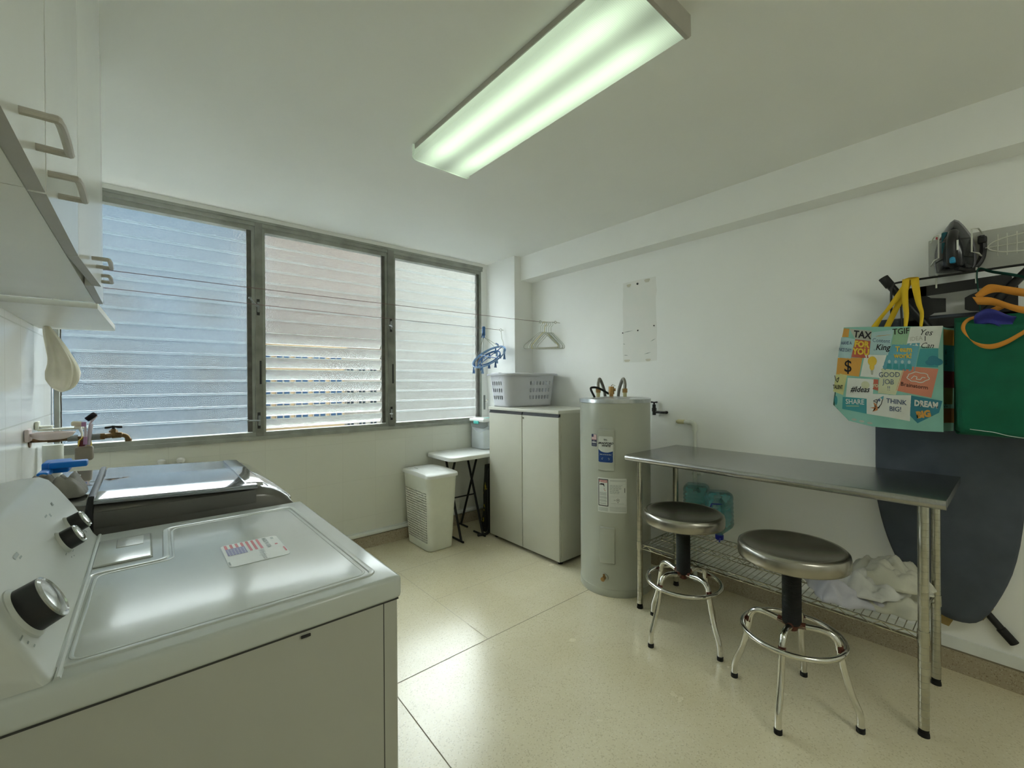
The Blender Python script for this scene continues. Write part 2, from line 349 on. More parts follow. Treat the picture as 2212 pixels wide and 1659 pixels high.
# ================================================================== JALOUSIE WINDOWS
NS, PITCH = 16, 0.0862
spans = [(XL+0.012, 0.575), (0.62, 1.528), (1.582, 2.485)]
GY = YW+0.052
for k, (x0, x1) in enumerate(spans):
    g0, g1 = x0+0.022, x1-0.014
    fr = MB()
    fr.box(x0, x1, YW+0.005, YW+0.062, HEAD, HEAD+0.035); fr.box(x0, x1, YW-0.002, YW+0.062, SILL-0.03, SILL-0.004)
    fr.box(x0-0.002, x0+0.018, YW+0.004, YW+0.056, SILL-0.01, HEAD+0.02); fr.box(x1-0.018, x1+0.002, YW+0.004, YW+0.056, SILL-0.01, HEAD+0.02)
    wn = struct('window_%d' % (k+1), fr, ALUL)
    mech = MB(); mech.box(x1-0.040, x1-0.018, YW+0.012, YW+0.020, SILL, HEAD); mech.box(x1-0.046, x1-0.040, YW+0.010, YW+0.022, SILL, HEAD)
    mech.build('operator_rail', ALUD, wn)
    for i in range(NS):
        zc = SILL+0.046+PITCH*i
        openk = (k == 1 and i < 8)
        tl = R(45) if openk else R(7)
        hw = 0.0475 if openk else 0.049
        dy, dz = hw*math.sin(tl), hw*math.cos(tl)
        yc = GY
        a = Vector((0, yc+dy, zc-dz)); b = Vector((0, yc-dy, zc+dz)); n = Vector((0, math.cos(tl), math.sin(tl)))*0.003
        sl = MB(); q = [a-n, b-n, b+n, a+n]
        sl.prism([(p.y, p.z) for p in q], g0, g1, lambda u, v, t: (t, u, v)); sl.m[3] = sl.m[5] = 1
        so = sl.build('louver_slat', [GLASS, GEDGE], wn)
        if openk: so['label'] = 'frosted slat tilted open'
        cl = MB()
        for gx in (g0, g1):
            cl.prism([(p.y, p.z) for p in [a-n*2.4, b-n*2.4, b+n*1.2, a+n*1.2]], gx-0.018, gx+0.001 if gx == g1 else gx+0.001, lambda u, v, t: (t, u, v), 0)
        cl.tube([(g1-0.008, yc-0.03, zc-0.03), (g1-0.008, yc-0.022, zc), (g1-0.008, yc-0.03, zc+0.03)], 0.004, 6, 1)
        cl.build('slat_clip', [ALUD, CHROMEW], wn)
# mullions, sill, head trim
struct('trim_3', MB().box(0.575, 0.62, YW-0.012, YW+0.065, SILL-0.03, HEAD+0.055), ALU)
struct('trim_4', MB().box(1.528, 1.582, YW-0.012, YW+0.065, SILL-0.03, HEAD+0.055), ALU)
sl = MB(); sl.box(XL, 2.557, YW-0.022, YW+0.07, SILL-0.055, SILL-0.03); sl.box(XL, 2.557, YW-0.008, YW+0.062, SILL-0.03, SILL-0.022)
struct('trim_5', sl, ALUL)
hd = MB(); hd.box(XL, 2.50, YW-0.008, YW+0.10, HEAD+0.03, HEAD+0.058); hd.box(XL, 2.50, YW-0.014, YW, HEAD+0.055, HEAD+0.072)
struct('trim_6', hd, ALUL)
# window latches on the mullions
def latch(x, z, y0, lab, out, tilt):
    t = thing('window_crank', lab, 'window crank', (x, y0, z))
    MB().box(x-0.009, x+0.009, y0-0.002, y0, z-0.055, z+0.055).build('slot_plate', BLACK, t)
    MB().rbox((x+0.001, y0-0.008, z), (0.014, 0.014, 0.07), 0.004).build('housing', GREYT, t)
    m = MB(); m.tube([(x, y0-0.012, z), (x-0.03, y0-0.04, z+tilt*0.4), (x-out, y0-0.075, z+tilt)], [0.006, 0.006, 0.0055], 8); m.rbox((x-out, y0-0.075, z+tilt), (0.016, 0.014, 0.014), 0.004)
    m.build('lever', GREYT, t)
latch(0.592, 1.835, YW-0.012, 'upper dark crank lever on the mullion right of the left window', 0.06, 0.045)
latch(0.592, 1.062, YW-0.012, 'lower dark crank lever on the mullion right of the left window', 0.075, 0.008)
latch(1.552, 1.79, YW-0.012, 'upper crank lever on the mullion left of the right window', 0.02, -0.02)
latch(1.552, 1.062, YW-0.012, 'lower crank lever on the mullion left of the right window', 0.02, 0.0)
for x, z, lab in ((0.604, 1.39, 'black slot in the mullion beside the left window'), (1.567, 1.39, 'black slot in the mullion beside the right window')):
    tag(MB().rbox((x, YW-0.0125, z), (0.012, 0.003, 0.16), 0.001).build('lock_slot', BLACK), lab, 'slot')
t = thing('window_crank', 'small metal crank at the right edge of the right window', 'window crank', (2.52, YW, 1.12))
MB().box(2.508, 2.528, YW-0.003, YW, 1.05, 1.19).build('slot_plate', GREYT, t)
MB().tube([(2.518, YW-0.003, 1.13), (2.518, YW-0.025, 1.13), (2.535, YW-0.035, 1.15)], 0.005, 8).build('lever', CHROMEW, t)

# ================================================================== OUTSIDE
EXT1 = mat('blue_grey_facade', (0.0155, 0.0245, 0.033), 0.8, spec=0.1, var=0.2, scale=0.2)
EXT2 = mat('tan_facade', (0.042, 0.034, 0.027), 0.8, spec=0.1, var=0.1, scale=0.3)
EXT3 = mat('white_facade', (0.055, 0.055, 0.048), 0.8, spec=0.1, var=0.05, scale=0.3)
EXT4 = mat('ochre_facade', (0.062, 0.049, 0.029), 0.8, spec=0.1, var=0.1, scale=0.3)
EXTW = mat('dark_window_pane', (0.006, 0.008, 0.010), 0.9, spec=0.0)
EXTB = mat('blue_window_pane', (0.008, 0.015, 0.026), 0.9, spec=0.0)
EXTG = mat('street_asphalt', (0.018, 0.018, 0.017), 0.9, spec=0.1)
gnd = MB().box(-60, 90, 6, 140, -12.2, -12).build('ground_outside', EXTG); gnd['kind'] = 'structure'
def block(lab, x0, x1, y0, z1, m, pane, nx, zs, ww_, wh):
    t = thing('apartment_building', lab, 'building', ((x0+x1)/2, y0+4, -12))
    b = MB(); b.box(x0, x1, y0, y0+8, -12, z1); b.box(x0-0.15, x1+0.15, y0-0.2, y0+8.1, z1, z1+0.3)
    b.build('facade', m, t)
    st = (x1-x0)/nx
    for z in zs:
        for i in range(nx):
            cx = x0+st*(i+0.5)
            wm = MB(); wm.box(cx-ww_/2, cx+ww_/2, y0-0.06, y0+0.02, z, z+wh); 
            wo = wm.build('window', EXT3, t)
            pm = MB(); pm.box(cx-ww_/2+0.08, cx-0.05, y0-0.09, y0-0.05, z+0.08, z+wh-0.08); pm.box(cx+0.05, cx+ww_/2-0.08, y0-0.09, y0-0.05, z+0.08, z+wh-0.08)
            pm.build('pane', pane, wo)
    return t
block('blue grey apartment block seen faintly behind the left louvers', -26, 4.6, 28, 15.0, EXT1, EXTW, 8, (-2.2, 1.2, 4.6), 1.3, 1.6)
block('ochre building with blue windows between the open centre louvers', 5.0, 10.4, 30, 3.6, EXT4, EXTB, 5, (-4.0, -2.7, -1.4, -0.1, 1.2, 2.5), 0.85, 1.0)
block('tan tower rising behind the ochre building with blue windows', 7.1, 18.2, 40, 21.5, EXT2, EXTW, 6, (5.0, 8.0, 11.0, 14.0), 0.9, 1.3)
block('low white building with dark windows beside the ochre one', 10.75, 17.5, 31, 3.4, EXT3, EXTW, 8, (-3.4, -2.1, -0.8, 0.5, 1.8), 0.6, 0.95)
block('long white building far behind the right hand louvers', 22.8, 46, 50, 24.0, EXT3, EXTW, 8, (-3.0, 0.0), 1.2, 1.2)

# ================================================================== CEILING LIGHT
lx0, lx1, ly0, ly1, lz = 0.990, 1.308, 0.665, 1.888, 2.388
def diffuser_mat(strength, tint=(0.72, 0.93, 0.66)):
    m = bpy.data.materials.new('ribbed_diffuser'); nt, b = nodes(m); N, L = nt.nodes, nt.links
    tc = N.new('ShaderNodeTexCoord'); sp = N.new('ShaderNodeSeparateXYZ'); L.new(tc.outputs['Object'], sp.inputs[0])
    # the two tubes inside: brighter bands along the length at x = +-0.08 (their lamp light)
    ab = N.new('ShaderNodeMath'); ab.operation = 'ABSOLUTE'; L.new(sp.outputs['X'], ab.inputs[0])
    su = N.new('ShaderNodeMath'); su.operation = 'SUBTRACT'; su.inputs[1].default_value = 0.085; L.new(ab.outputs[0], su.inputs[0])
    a2 = N.new('ShaderNodeMath'); a2.operation = 'ABSOLUTE'; L.new(su.outputs[0], a2.inputs[0])
    mr = N.new('ShaderNodeMapRange'); mr.interpolation_type = 'SMOOTHSTEP'; mr.inputs[1].default_value = 0.0; mr.inputs[2].default_value = 0.085
    mr.inputs[3].default_value = 1.0; mr.inputs[4].default_value = 0.42; L.new(a2.outputs[0], mr.inputs[0])
    ay = N.new('ShaderNodeMath'); ay.operation = 'ABSOLUTE'; L.new(sp.outputs['Y'], ay.inputs[0])
    my = N.new('ShaderNodeMapRange'); my.interpolation_type = 'SMOOTHSTEP'; my.inputs[1].default_value = 0.42; my.inputs[2].default_value = 0.61
    my.inputs[3].default_value = 1.0; my.inputs[4].default_value = 0.55; L.new(ay.outputs[0], my.inputs[0])
    mu = N.new('ShaderNodeMath'); mu.operation = 'MULTIPLY'; L.new(mr.outputs[0], mu.inputs[0]); L.new(my.outputs[0], mu.inputs[1])
    wv = N.new('ShaderNodeTexWave'); wv.inputs['Scale'].default_value = 60; wv.bands_direction = 'Y'; L.new(tc.outputs['Object'], wv.inputs[0])
    wr = N.new('ShaderNodeMapRange'); wr.inputs[3].default_value = 0.93; wr.inputs[4].default_value = 1.05; L.new(wv.outputs['Fac'], wr.inputs[0])
    m2 = N.new('ShaderNodeMath'); m2.operation = 'MULTIPLY'; L.new(mu.outputs[0], m2.inputs[0]); L.new(wr.outputs[0], m2.inputs[1])
    m3 = N.new('ShaderNodeMath'); m3.operation = 'MULTIPLY'; m3.inputs[1].default_value = strength; L.new(m2.outputs[0], m3.inputs[0])
    b.inputs['Base Color'].default_value = (0.30, 0.32, 0.28, 1); b.inputs['Roughness'].default_value = 0.35
    b.inputs['Emission Color'].default_value = (*tint, 1); L.new(m3.outputs[0], b.inputs['Emission Strength'])
    return m
DIFF = diffuser_mat(LAMP_STRENGTH)
def lamp_fixture(lab, ox, oy, dm):
    t = thing('ceiling_light', lab, 'ceiling light', ((lx0+lx1)/2+ox, (ly0+ly1)/2+oy, HC))
    x0, x1, y0, y1 = lx0+ox, lx1+ox, ly0+oy, ly1+oy
    m = MB(); m.box(x0+0.004, x1-0.004, y0+0.01, y1-0.01, HC-0.022, HC); m.build('housing', HANDLE, t)
    m = MB(); m.prism([(x0+0.008, HC-0.022), (x0, lz+0.012), (x0+0.012, lz), (x1-0.012, lz), (x1, lz+0.012), (x1-0.008, HC-0.022)], y0+0.012, y1-0.006, lambda u, v, q: (u, q, v))
    m.build('diffuser', dm, t)
    for y, nm in ((y0, 0), (y1-0.006, 1)):
        m = MB(); m.prism([(x0-0.003, HC), (x0-0.006, lz+0.008), (x0+0.006, lz-0.004), (x1-0.006, lz-0.004), (x1+0.006, lz+0.008), (x1+0.003, HC)], y, y+(0.012 if nm == 0 else 0.004), lambda u, v, q: (u, q, v))
        m.build('end_cap', HANDLE if nm == 0 else dm, t)
lamp_fixture('long fluorescent ceiling light with ribbed glowing diffuser', 0, 0, DIFF)
lamp_fixture('added unseen ceiling light brightening the back of the room', 0.1, -2.4, diffuser_mat(ADDED_LAMP, (0.90, 0.93, 0.82)))  # added lamp behind the camera, lifts the brightness of the deep end

# ================================================================== DRYER
DX0, DX1, DY0, DY1, DZ = -0.355, 0.397, 0.822, 1.566, 0.917
t = thing('dryer', 'white clothes dryer with dial console and flag sticker on top', 'dryer', ((DX0+DX1)/2, (DY0+DY1)/2, 0))
m = MB(); m.rbox(((DX0+DX1)/2-0.002, (DY0+DY1)/2, 0.4475), (DX1-DX0-0.006, DY1-DY0-0.006, 0.855), 0.006); m.build('body', ENAMELS, t)
# side panel seam and front post line
m = MB(); m.box(DX1-0.0365, DX1-0.0350, DY0+0.0025, DY0+0.006, 0.03, 0.869); m.box(DX0, DX1-0.004, DY0+0.0025, DY0+0.006, 0.8685, 0.8712); m.build('seam', mat('dark_gap', (0.05, 0.05, 0.045), 0.8), t)
m = MB(); m.rbox(((DX0+DX1)/2, (DY0+DY1)/2, 0.894), (DX1-DX0+0.004, DY1-DY0+0.004, 0.046), 0.009, seg=4)
def ridge(mb, pts, r):
    P = [Vector((p[0], p[1], DZ)) for p in pts]; out = []
    n = len(P)
    for i in range(n):
        a, b, c = P[(i-1) % n], P[i], P[(i+1) % n]; rr = 0.022
        u, v = (a-b).normalized()*rr, (c-b).normalized()*rr
        for k in range(6):
            q = k/5; out.append((b+u)*(1-q)**2+b*2*q*(1-q)+(b+v)*q*q)
    mb.tube(out, r, 8, 0, closed=True, flat=(0.5, 1.0), ref=(0, 0, 1))
ridge(m, [(-0.098, 0.862), (-0.092, 1.245), (0.034, 1.248), (0.040, 1.508), (0.352, 1.508), (0.358, 0.862)], 0.0065)
ridge(m, [(-0.085, 0.874), (-0.079, 1.233), (0.047, 1.236), (0.053, 1.496), (0.340, 1.496), (0.346, 0.874)], 0.003)
m.build('top_panel', ENAMEL, t)
m = MB(); m.rbox((-0.040, 1.384, DZ+0.001), (0.098, 0.198, 0.006), 0.0028); ld = m.build('lint_door', ENAMEL, t)
m = MB(); m.rbox((-0.03, 1.43, DZ+0.0035), (0.05, 0.075, 0.003), 0.0012); m.build('grip', mat('lint_recess_shade', (0.36, 0.38, 0.33), 0.3), ld)  # raised pad in a darker colour, painting the shade of the grip recess
m = MB(); m.box(-0.0925, 0.0115, 1.2815, 1.4865, DZ+0.0002, DZ+0.0008); m.build('gap_line', mat('painted_gap_shade', (0.25, 0.27, 0.24), 0.8), ld)  # grey sheet round the lint door, shade of its gap painted as colour
# console
cp = [(DX0, 0.917), (-0.095, 0.917), (-0.104, 0.93), (-0.118, 0.965), (-0.140, 1.01), (-0.166, 1.055), (-0.182, 1.078), (-0.197, 1.087), (-0.225, 1.087), (-0.30, 1.075), (DX0, 1.06)]
m = MB()
def csec(y, k): return [((DX0+0.13)+(p[0]-(DX0+0.13))*k, y, 0.917+(p[1]-0.917)*k) for p in cp]
rows = [csec(DY0+0.004, 0.93), csec(DY0+0.010, 0.975), csec(DY0+0.022, 1.0), csec(DY1-0.022, 1.0), csec(DY1-0.010, 0.975), csec(DY1-0.004, 0.93)]
vs = [p for r_ in rows for p in r_]; n = len(cp)
fs = [(j*n+i, j*n+(i+1) % n, (j+1)*n+(i+1) % n, (j+1)*n+i) for j in range(5) for i in range(n)]+[tuple(range(n)), tuple(5*n+i for i in range(n))]
m.add(vs, fs, 0, True); con = m.build('control_console', CONSOLE, t, angle=50)
m = MB(); m.tube([(-0.092, DY0+0.01, 0.9175), (-0.092, DY1-0.01, 0.9175)], 0.004, 8); m.build('edge_bead', ENAMEL, t)
# face frame: direction up the face and its normal
fa, fb = Vector((-0.118, 0, 0.965)), Vector((-0.166, 0, 1.055)); U = (fb-fa).normalized(); Nn = Vector((U.z, 0, -U.x)); Yv = Vector((0, 1, 0))
def onface(y, h, d=0.0): return Vector((-0.118, y, 0.965))+U*h+Nn*d
MF = Matrix((Yv, U, Nn)).transposed()
def dial(y, h, r, L_, nm, lab):
    k = MB(); k.lathe([(r*1.15, 0), (r*1.15, 0.004), (r*1.02, 0.008)], 36, 0, onface(y, h, -0.001), MF)
    kk = k.build('dial_skirt', CONSOLE, t)
    k = MB(); k.lathe([(r*0.98, 0), (r, 0.004), (r*0.98, L_-0.003), (r*0.9, L_)], 40, 0, onface(y, h, 0.004), MF); ko = k.build('knob', BLACK, kk); 
    k = MB(); k.lathe([(r*0.96, L_-0.003), (r*0.97, L_), (r*0.86, L_+0.002), (r*0.80, L_+0.0005), (r*0.5, L_+0.003), (0.0005, L_+0.004)], 40, 0, onface(y, h, 0.004), MF); k.build('knob_face', CAPG, kk)
dial(0.900, 0.030, 0.034, 0.030, '', ''); dial(1.262, 0.028, 0.021, 0.026, '', ''); dial(1.385, 0.030, 0.021, 0.026, '', '')
m = MB()
for yc, hc, rr, n_, a0, a1 in ((0.900, 0.030, 0.056, 16, -2.9, 0.3), (1.262, 0.028, 0.036, 5, -2.6, -0.4), (1.385, 0.030, 0.034, 4, -0.9, 0.9)):
    for i in range(n_):
        a = a0+(a1-a0)*i/(n_-1); ya, ha = yc+rr*math.cos(a), hc+rr*math.sin(a)
        if ha < -0.012 or ha > 0.112: continue
        L2 = 0.004 if i % 3 else 0.008
        m.poly([onface(ya-L2, ha-0.0012, 0.0008), onface(ya+L2, ha-0.0012, 0.0008), onface(ya+L2, ha+0.0012, 0.0008), onface(ya-L2, ha+0.0012, 0.0008)])
for ya, ha, l_, h_ in ((1.03, 0.085, 0.014, 0.003), (1.04, 0.078, 0.008, 0.0015), (1.30, 0.085, 0.012, 0.0018), (1.40, 0.09, 0.008, 0.004), (1.33, 0.078, 0.006, 0.0045), (1.46, 0.0, 0.010, 0.009), (1.47, -0.012, 0.005, 0.003)):
    m.poly([onface(ya-l_, ha-h_, 0.0009), onface(ya+l_, ha-h_, 0.0009), onface(ya+l_, ha+h_, 0.0009), onface(ya-l_, ha+h_, 0.0009)])
m.build('dial_markings', GINK, con)
# front: dryer door (faces the room)
m = MB(); m.rbox((DX1, (DY0+DY1)/2, 0.55), (0.02, 0.52, 0.46), 0.008); m.rbox((DX1+0.012, DY0+0.16, 0.58), (0.012, 0.03, 0.14), 0.005); m.build('door', ENAMELS, t)
for y in (DY0+0.05, DY1-0.05): MB().cyl((DX1-0.06, y, 0), (DX1-0.06, y, 0.03), 0.02).build('foot', RUBBER, t)
# sticker with a flag: text reads from the front of the machine (from +X side)
sx0, sx1, sy0, sy1, sz = 0.135, 0.256, 1.092, 1.252, DZ+0.0004
st = MB(); st.prism(rrect(sx0, sx1, sy0, sy1, 0.012), sz, sz+0.0003, lambda u, v, q: (u, v, q), 0)
st.prism(rrect(sx0+0.001, sx1-0.001, sy0+0.001, sy1-0.001, 0.011), sz+0.0003, sz+0.0005, lambda u, v, q: (u, v, q), 1)
def q4(mb, x0, x1, y0, y1, z, mi): mb.poly([(x0, y0, z), (x1, y0, z), (x1, y1, z), (x0, y1, z)], mi)
zz = sz+0.0008
# flag lies along the far half of the sticker, stripes run across (along Y)
fx0, fx1, fy0, fy1 = 0.142, 0.214, 1.172, 1.248
nst = 13
for i in range(0, nst, 2):
    a, b = fx0+(fx1-fx0)*i/nst, fx0+(fx1-fx0)*(i+1)/nst
    q4(st, a, b, fy0, fy1, zz, 2)
q4(st, fx0, fx0+(fx1-fx0)*0.54, fy0-0.006, fy0+(fy1-fy0)*0.58, zz+0.0002, 3)
for i in range(6):
    for j in range(5):
        cx, cy2 = fx0+0.004+i*0.0062, fy0-0.002+j*0.009
        st.poly([(cx-0.0012, cy2, zz+0.0004), (cx, cy2-0.0022, zz+0.0004), (cx+0.0012, cy2, zz+0.0004), (cx, cy2+0.0022, zz+0.0004)], 1)
zt = zz+0.0003
st.text('MADE IN USA', 0.0125, lambda u, v: (0.226+v, 1.208-u, zt), 4, bold=0.0004)
st.text('Whirlpool', 0.017, lambda u, v: (0.206+v, 1.132-u, zt), 4, shear=0.35)
q4(st, 0.240, 0.246, 1.225, 1.240, zt, 4); q4(st, 0.240, 0.246, 1.178, 1.186, zt, 2); q4(st, 0.250, 0.2535, 1.118, 1.150, zt, 2); q4(st, 0.1365, 0.140, 1.104, 1.126, zt, 4)
sto = st.build('flag_sticker', [BORD, LABW, RED, BLUE, GINK], t)
sto['label'] = 'sticker with a flag and lettering'
m = MB(); m.rbox((0.215, DY0-0.0005, 0.862), (0.016, 0.003, 0.005), 0.001); m.build('clip_hole_shade', BLACK, t)  # small black block painting the dark inside of a clip hole

# ================================================================== WASHING MACHINE
WX0, WX1, WY0, WY1 = -0.30, 0.412, 1.68, 2.36
t = thing('washing_machine', 'graphite top loading washing machine with glossy curved lid', 'washing machine', ((WX0+WX1)/2, (WY0+WY1)/2, 0))
def wtop(x):  # height of the top over x: high at the back, curving down at the front
    k = (x-WX0)/(WX1-WX0)
    return 0.985-0.035*k-0.060*max(0, (k-0.82)/0.18)**2.4
def wsec(y, k, x0=WX0, x1=WX1, dz=0.0, n_=28):
    cy_ = 0.5*(WY0+WY1)
    return [((x0+(x1-x0)*i/n_), y, wtop(x0+(x1-x0)*i/n_)-dz) for i in range(n_+1)]
m = MB(); m.rbox(((WX0+WX1)/2, (WY0+WY1)/2, 0.42), (WX1-WX0, WY1-WY0, 0.78), 0.02); m.build('body', WASHD, t)
m = MB()
rows = []
for y, dz, ins in ((WY0+0.004, 0.145, 0), (WY0, 0.10, 0), (WY0, 0.03, 0.0), (WY0+0.008, 0.012, 0.004), (WY0+0.028, 0.0, 0.01), (WY1-0.028, 0.0, 0.01), (WY1-0.006, 0.014, 0.004), (WY1, 0.03, 0), (WY1, 0.145, 0)):
    rows.append([(p[0] if 0 < i < 28 else p[0]+(ins if i == 0 else -ins), p[1], max(p[2], 0.80) if dz < 0.1 else (0.78 if dz > 0.12 else 0.82)) for i, p in enumerate(wsec(y, 0, dz=dz))])
n = 29
vs = [p for r_ in rows for p in r_]; fs = [(j*n+i, j*n+i+1, (j+1)*n+i+1, (j+1)*n+i) for j in range(len(rows)-1) for i in range(n-1)]
fs += [tuple(j*n for j in range(len(rows))), tuple(j*n+n-1 for j in range(len(rows)))]
m.add(vs, fs, 0, True); m.build('upper_shell', WASHD, t, angle=40)
# back control area, glossy silver
def strip(x0, x1, y0, y1, dz, mt, nm, th=0.006, n_=14, par=None, edge=0.0):
    q = MB(); up = []; 
    for j, y in enumerate((y0, y0+0.012, y1-0.012, y1)):
        for i in range(n_+1):
            x = x0+(x1-x0)*i/n_; e = (0.006 if j in (0, 3) else 0)
            up.append((x, y, wtop(x)+dz-e))
    W = n_+1; lo = [(p[0], p[1], p[2]-th) for p in up]
    f1 = [(j*W+i, j*W+i+1, (j+1)*W+i+1, (j+1)*W+i) for j in range(3) for i in range(n_)]
    o = len(up); f2 = [tuple(a+o for a in f) for f in f1]
    f3 = [(i, i+1, i+1+o, i+o) for i in range(n_)]+[(3*W+i, 3*W+i+1, 3*W+i+1+o, 3*W+i+o) for i in range(n_)]+[(j*W, (j+1)*W, (j+1)*W+o, j*W+o) for j in range(3)]+[(j*W+n_, (j+1)*W+n_, (j+1)*W+n_+o, j*W+n_+o) for j in range(3)]
    q.add(up+lo, f1+f2+f3, 0, True); return q.build(nm, mt, par or t, angle=40)
strip(WX0+0.02, -0.128, WY0+0.02, WY1-0.03, 0.004, WASHL, 'control_panel')
lid = strip(-0.112, 0.290, WY0-0.001, WY1-0.05, 0.012, WASHG, 'lid')
q = MB(); q.box(-0.112, 0.285, WY0-0.004, WY0+0.002, 0.908, 0.952); q.build('lid_skirt', WASHD, lid)
q = MB()
q.tube([(-0.120, WY0-0.002, 0.90), (-0.120, WY0-0.003, 0.96), (-0.118, WY0+0.03, 0.989), (-0.119, 2.0, 0.992), (-0.124, WY1-0.05, 0.988)], 0.0085, 8, 0, flat=(1, 0.6)); q.build('lid_hinge_trim', BLACK, t)
strip(0.262, 0.312, WY0+0.03, WY1-0.06, 0.0155, WASHL, 'lid_front_strip', par=t)
strip(0.330, 0.400, WY0+0.03, WY1-0.03, 0.003, WASHL, 'front_apron', par=t)
q = MB(); q.lathe([(0.012, 0), (0.012, 0.002), (0.004, 0.006), (0.001, 0.022)], 12, 0, (-0.19, 2.2, wtop(-0.19)+0.004)); q.build('button', PLW, t)

# grey rag and blue scoop box on the washer's back corner
def crumple(name, cx, cy2, z0, lx, ly, h, seed, mt, label, cat, group=None, nu=34, nv=26, rz=0.0, amp=0.5, flat=False, th=0.0):
    t_ = tag(bpy.data.objects.new('x', None), 'x', 'x') if False else None
    g = MB(); c_, s_ = math.cos(rz), math.sin(rz)
    def f(u, v):
        a, b = 2*u-1, 2*v-1
        rr = max(abs(a), abs(b)); e = (1-rr**4)
        nx = noise.noise(Vector((a*1.7+seed, b*1.7, seed*0.7))); n2 = noise.noise(Vector((a*4.3, b*4.3+seed, 3.1)))*0.45; n3 = abs(noise.noise(Vector((a*2.6+seed*2, b*2.2, 9.0))))*0.9
        z = z0+h*max(0.0, e)*(0.45+amp*(nx+n2)+0.5*n3)+0.002
        k = 1+0.16*noise.noise(Vector((a*2.0, b*2.0, seed+5)))
        x, y = a*lx*k*0.5*(1-0.12*b*b), b*ly*k*0.5*(1-0.12*a*a)
        return Vector((cx+x*c_-y*s_, cy2+x*s_+y*c_, max(z, z0+0.001)))
    g.grid(f, nu, nv)
    low = MB()
    o = g.build(name, mt, angle=180); md = o.modifiers.new('s', 'SOLIDIFY'); md.thickness = 0.003; md.offset = 1
    return tag(o, label, cat, group)
crumple('rag', -0.20, 1.80, 0.990, 0.13, 0.16, 0.085, 2.0, GREYB, 'crumpled grey rag on the back corner of the graphite washer', 'rag', amp=0.2)
t = thing('scoop_box', 'bright blue plastic box on the back edge of the washer', 'box', (-0.265, 2.30, 0.975))
m = MB(); m.rbox((-0.25, 2.32, 1.010), (0.07, 0.10, 0.040), 0.006); m.build('tray', BRIGHTB, t)
m = MB(); m.rbox((-0.215, 2.27, 1.020), (0.10, 0.05, 0.022), 0.005); m.rbox((-0.27, 2.24, 1.0), (0.03, 0.14, 0.02), 0.006); m.build('lid', BRIGHTB, t)
# two white wall taps behind the washer and the white waste pipe in the corner
for x in (0.073, 0.165):
    t = thing('supply_tap', ('left' if x < 0.1 else 'right')+' white tap knob on the wall behind the washer', 'tap', (x, YW-0.03, 0.83), group='white taps behind the washer')
    m = MB(); m.lathe([(0.018, 0), (0.022, 0.008), (0.021, 0.020), (0.012, 0.028), (0.002, 0.030)], 16, 0, (x, YW-0.03, 0.832)); m.build('knob', PLW, t)
    m = MB(); m.cyl((x, YW, 0.815), (x, YW-0.045, 0.815), 0.012); m.cyl((x, YW-0.03, 0.80), (x, YW-0.03, 0.834), 0.008); m.build('stem', CHROMEW, t)
t = thing('drain_pipe', 'white plastic waste pipe standing in the tiled corner', 'pipe', (-0.335, 2.98, 0))
m = MB(); m.cyl((-0.335, 2.98, 0), (-0.335, 2.98, 1.02), 0.03); m.cyl((-0.335, 2.98, 0.94), (-0.335, 2.98, 1.028), 0.036); m.build('pipe', PVC, t)

# ================================================================== WALL TAP, SOAP DISH, BRUSH CUP
py, pz = 2.79, 1.069
t = thing('garden_tap', 'aged brass tap on a long pipe out of the tiled wall', 'tap', (XL, py, pz))
m = MB(); m.cyl((XL, py, pz), (-0.16, py, pz-0.002), 0.0095, m=0); m.cyl((XL, py, pz), (XL+0.004, py, pz), 0.03, m=0); m.cyl((-0.33, py, pz), (-0.29, py, pz), 0.014, n=6); m.build('pipe', BRONZE, t)
m = MB(); m.cyl((-0.268, py, pz), (-0.235, py, pz), 0.014); m.build('tape_wrap', GREYT, t)
m = MB(); m.cyl((-0.190, py, pz), (-0.160, py, pz), 0.015); m.build('tape_wrap', GREYT, t)
m = MB(); m.cyl((-0.162, py, pz), (-0.145, py, pz), 0.016, n=6)
m.tube(bez([(-0.15, py, pz), (-0.12, py, pz+0.002), (-0.09, py, pz+0.002), (-0.07, py, pz-0.006), (-0.062, py, pz-0.024)]), [0.011]*8+[0.014]*10+[0.010]*15, 12)
m.cyl((-0.115, py, pz), (-0.115, py, pz+0.032), 0.013, 0.010); m.cyl((-0.115, py, pz+0.016), (-0.115, py, pz+0.026), 0.016, n=6); m.cyl((-0.0625, py, pz-0.030), (-0.0625, py, pz-0.018), 0.013); m.build('tap_body', mat('ochre_brass', (0.26, 0.16, 0.07), 0.45, 0.6, 0.25, 50), t)
m = MB(); m.cyl((-0.115, py, pz+0.03), (-0.115, py, pz+0.048), 0.006); m.tube([(-0.146, py, pz+0.041), (-0.135, py, pz+0.041), (-0.115, py, pz+0.044), (-0.095, py, pz+0.041), (-0.084, py, pz+0.041)], [0.006, 0.0065, 0.004, 0.0065, 0.006], 10); m.build('handle', BLACKM, t)
t = thing('soap_dish', 'pale pink soap dish hanging over the tap pipe', 'soap dish', (XL, 2.70, 1.09))
m = MB()
def dishf(u, v):
    a = 2*PI*u; k = 0.35+0.65*v; zz_ = 0.030*(v**2.5)
    return Vector((XL+0.08+0.072*k*math.cos(a), 2.70+0.045*k*math.sin(a), 1.078+zz_))
m.grid(dishf, 32, 8, wrap=True); m.poly([dishf(i/32, 0) for i in range(32)]); m.build('dish', PINKW, t, angle=60, solid=0.003)
m = MB(); m.rbox((XL+0.010, 2.70, 1.10), (0.014, 0.07, 0.055), 0.006); m.build('wall_plate', PINKW, t)
t2_ = MB(); t2_.rbox((XL+0.08, 2.70, 1.093), (0.085, 0.05, 0.014), 0.006); tag(t2_.build('soap_bar', PINK), 'flat pink soap lying in the pale pink dish', 'soap')
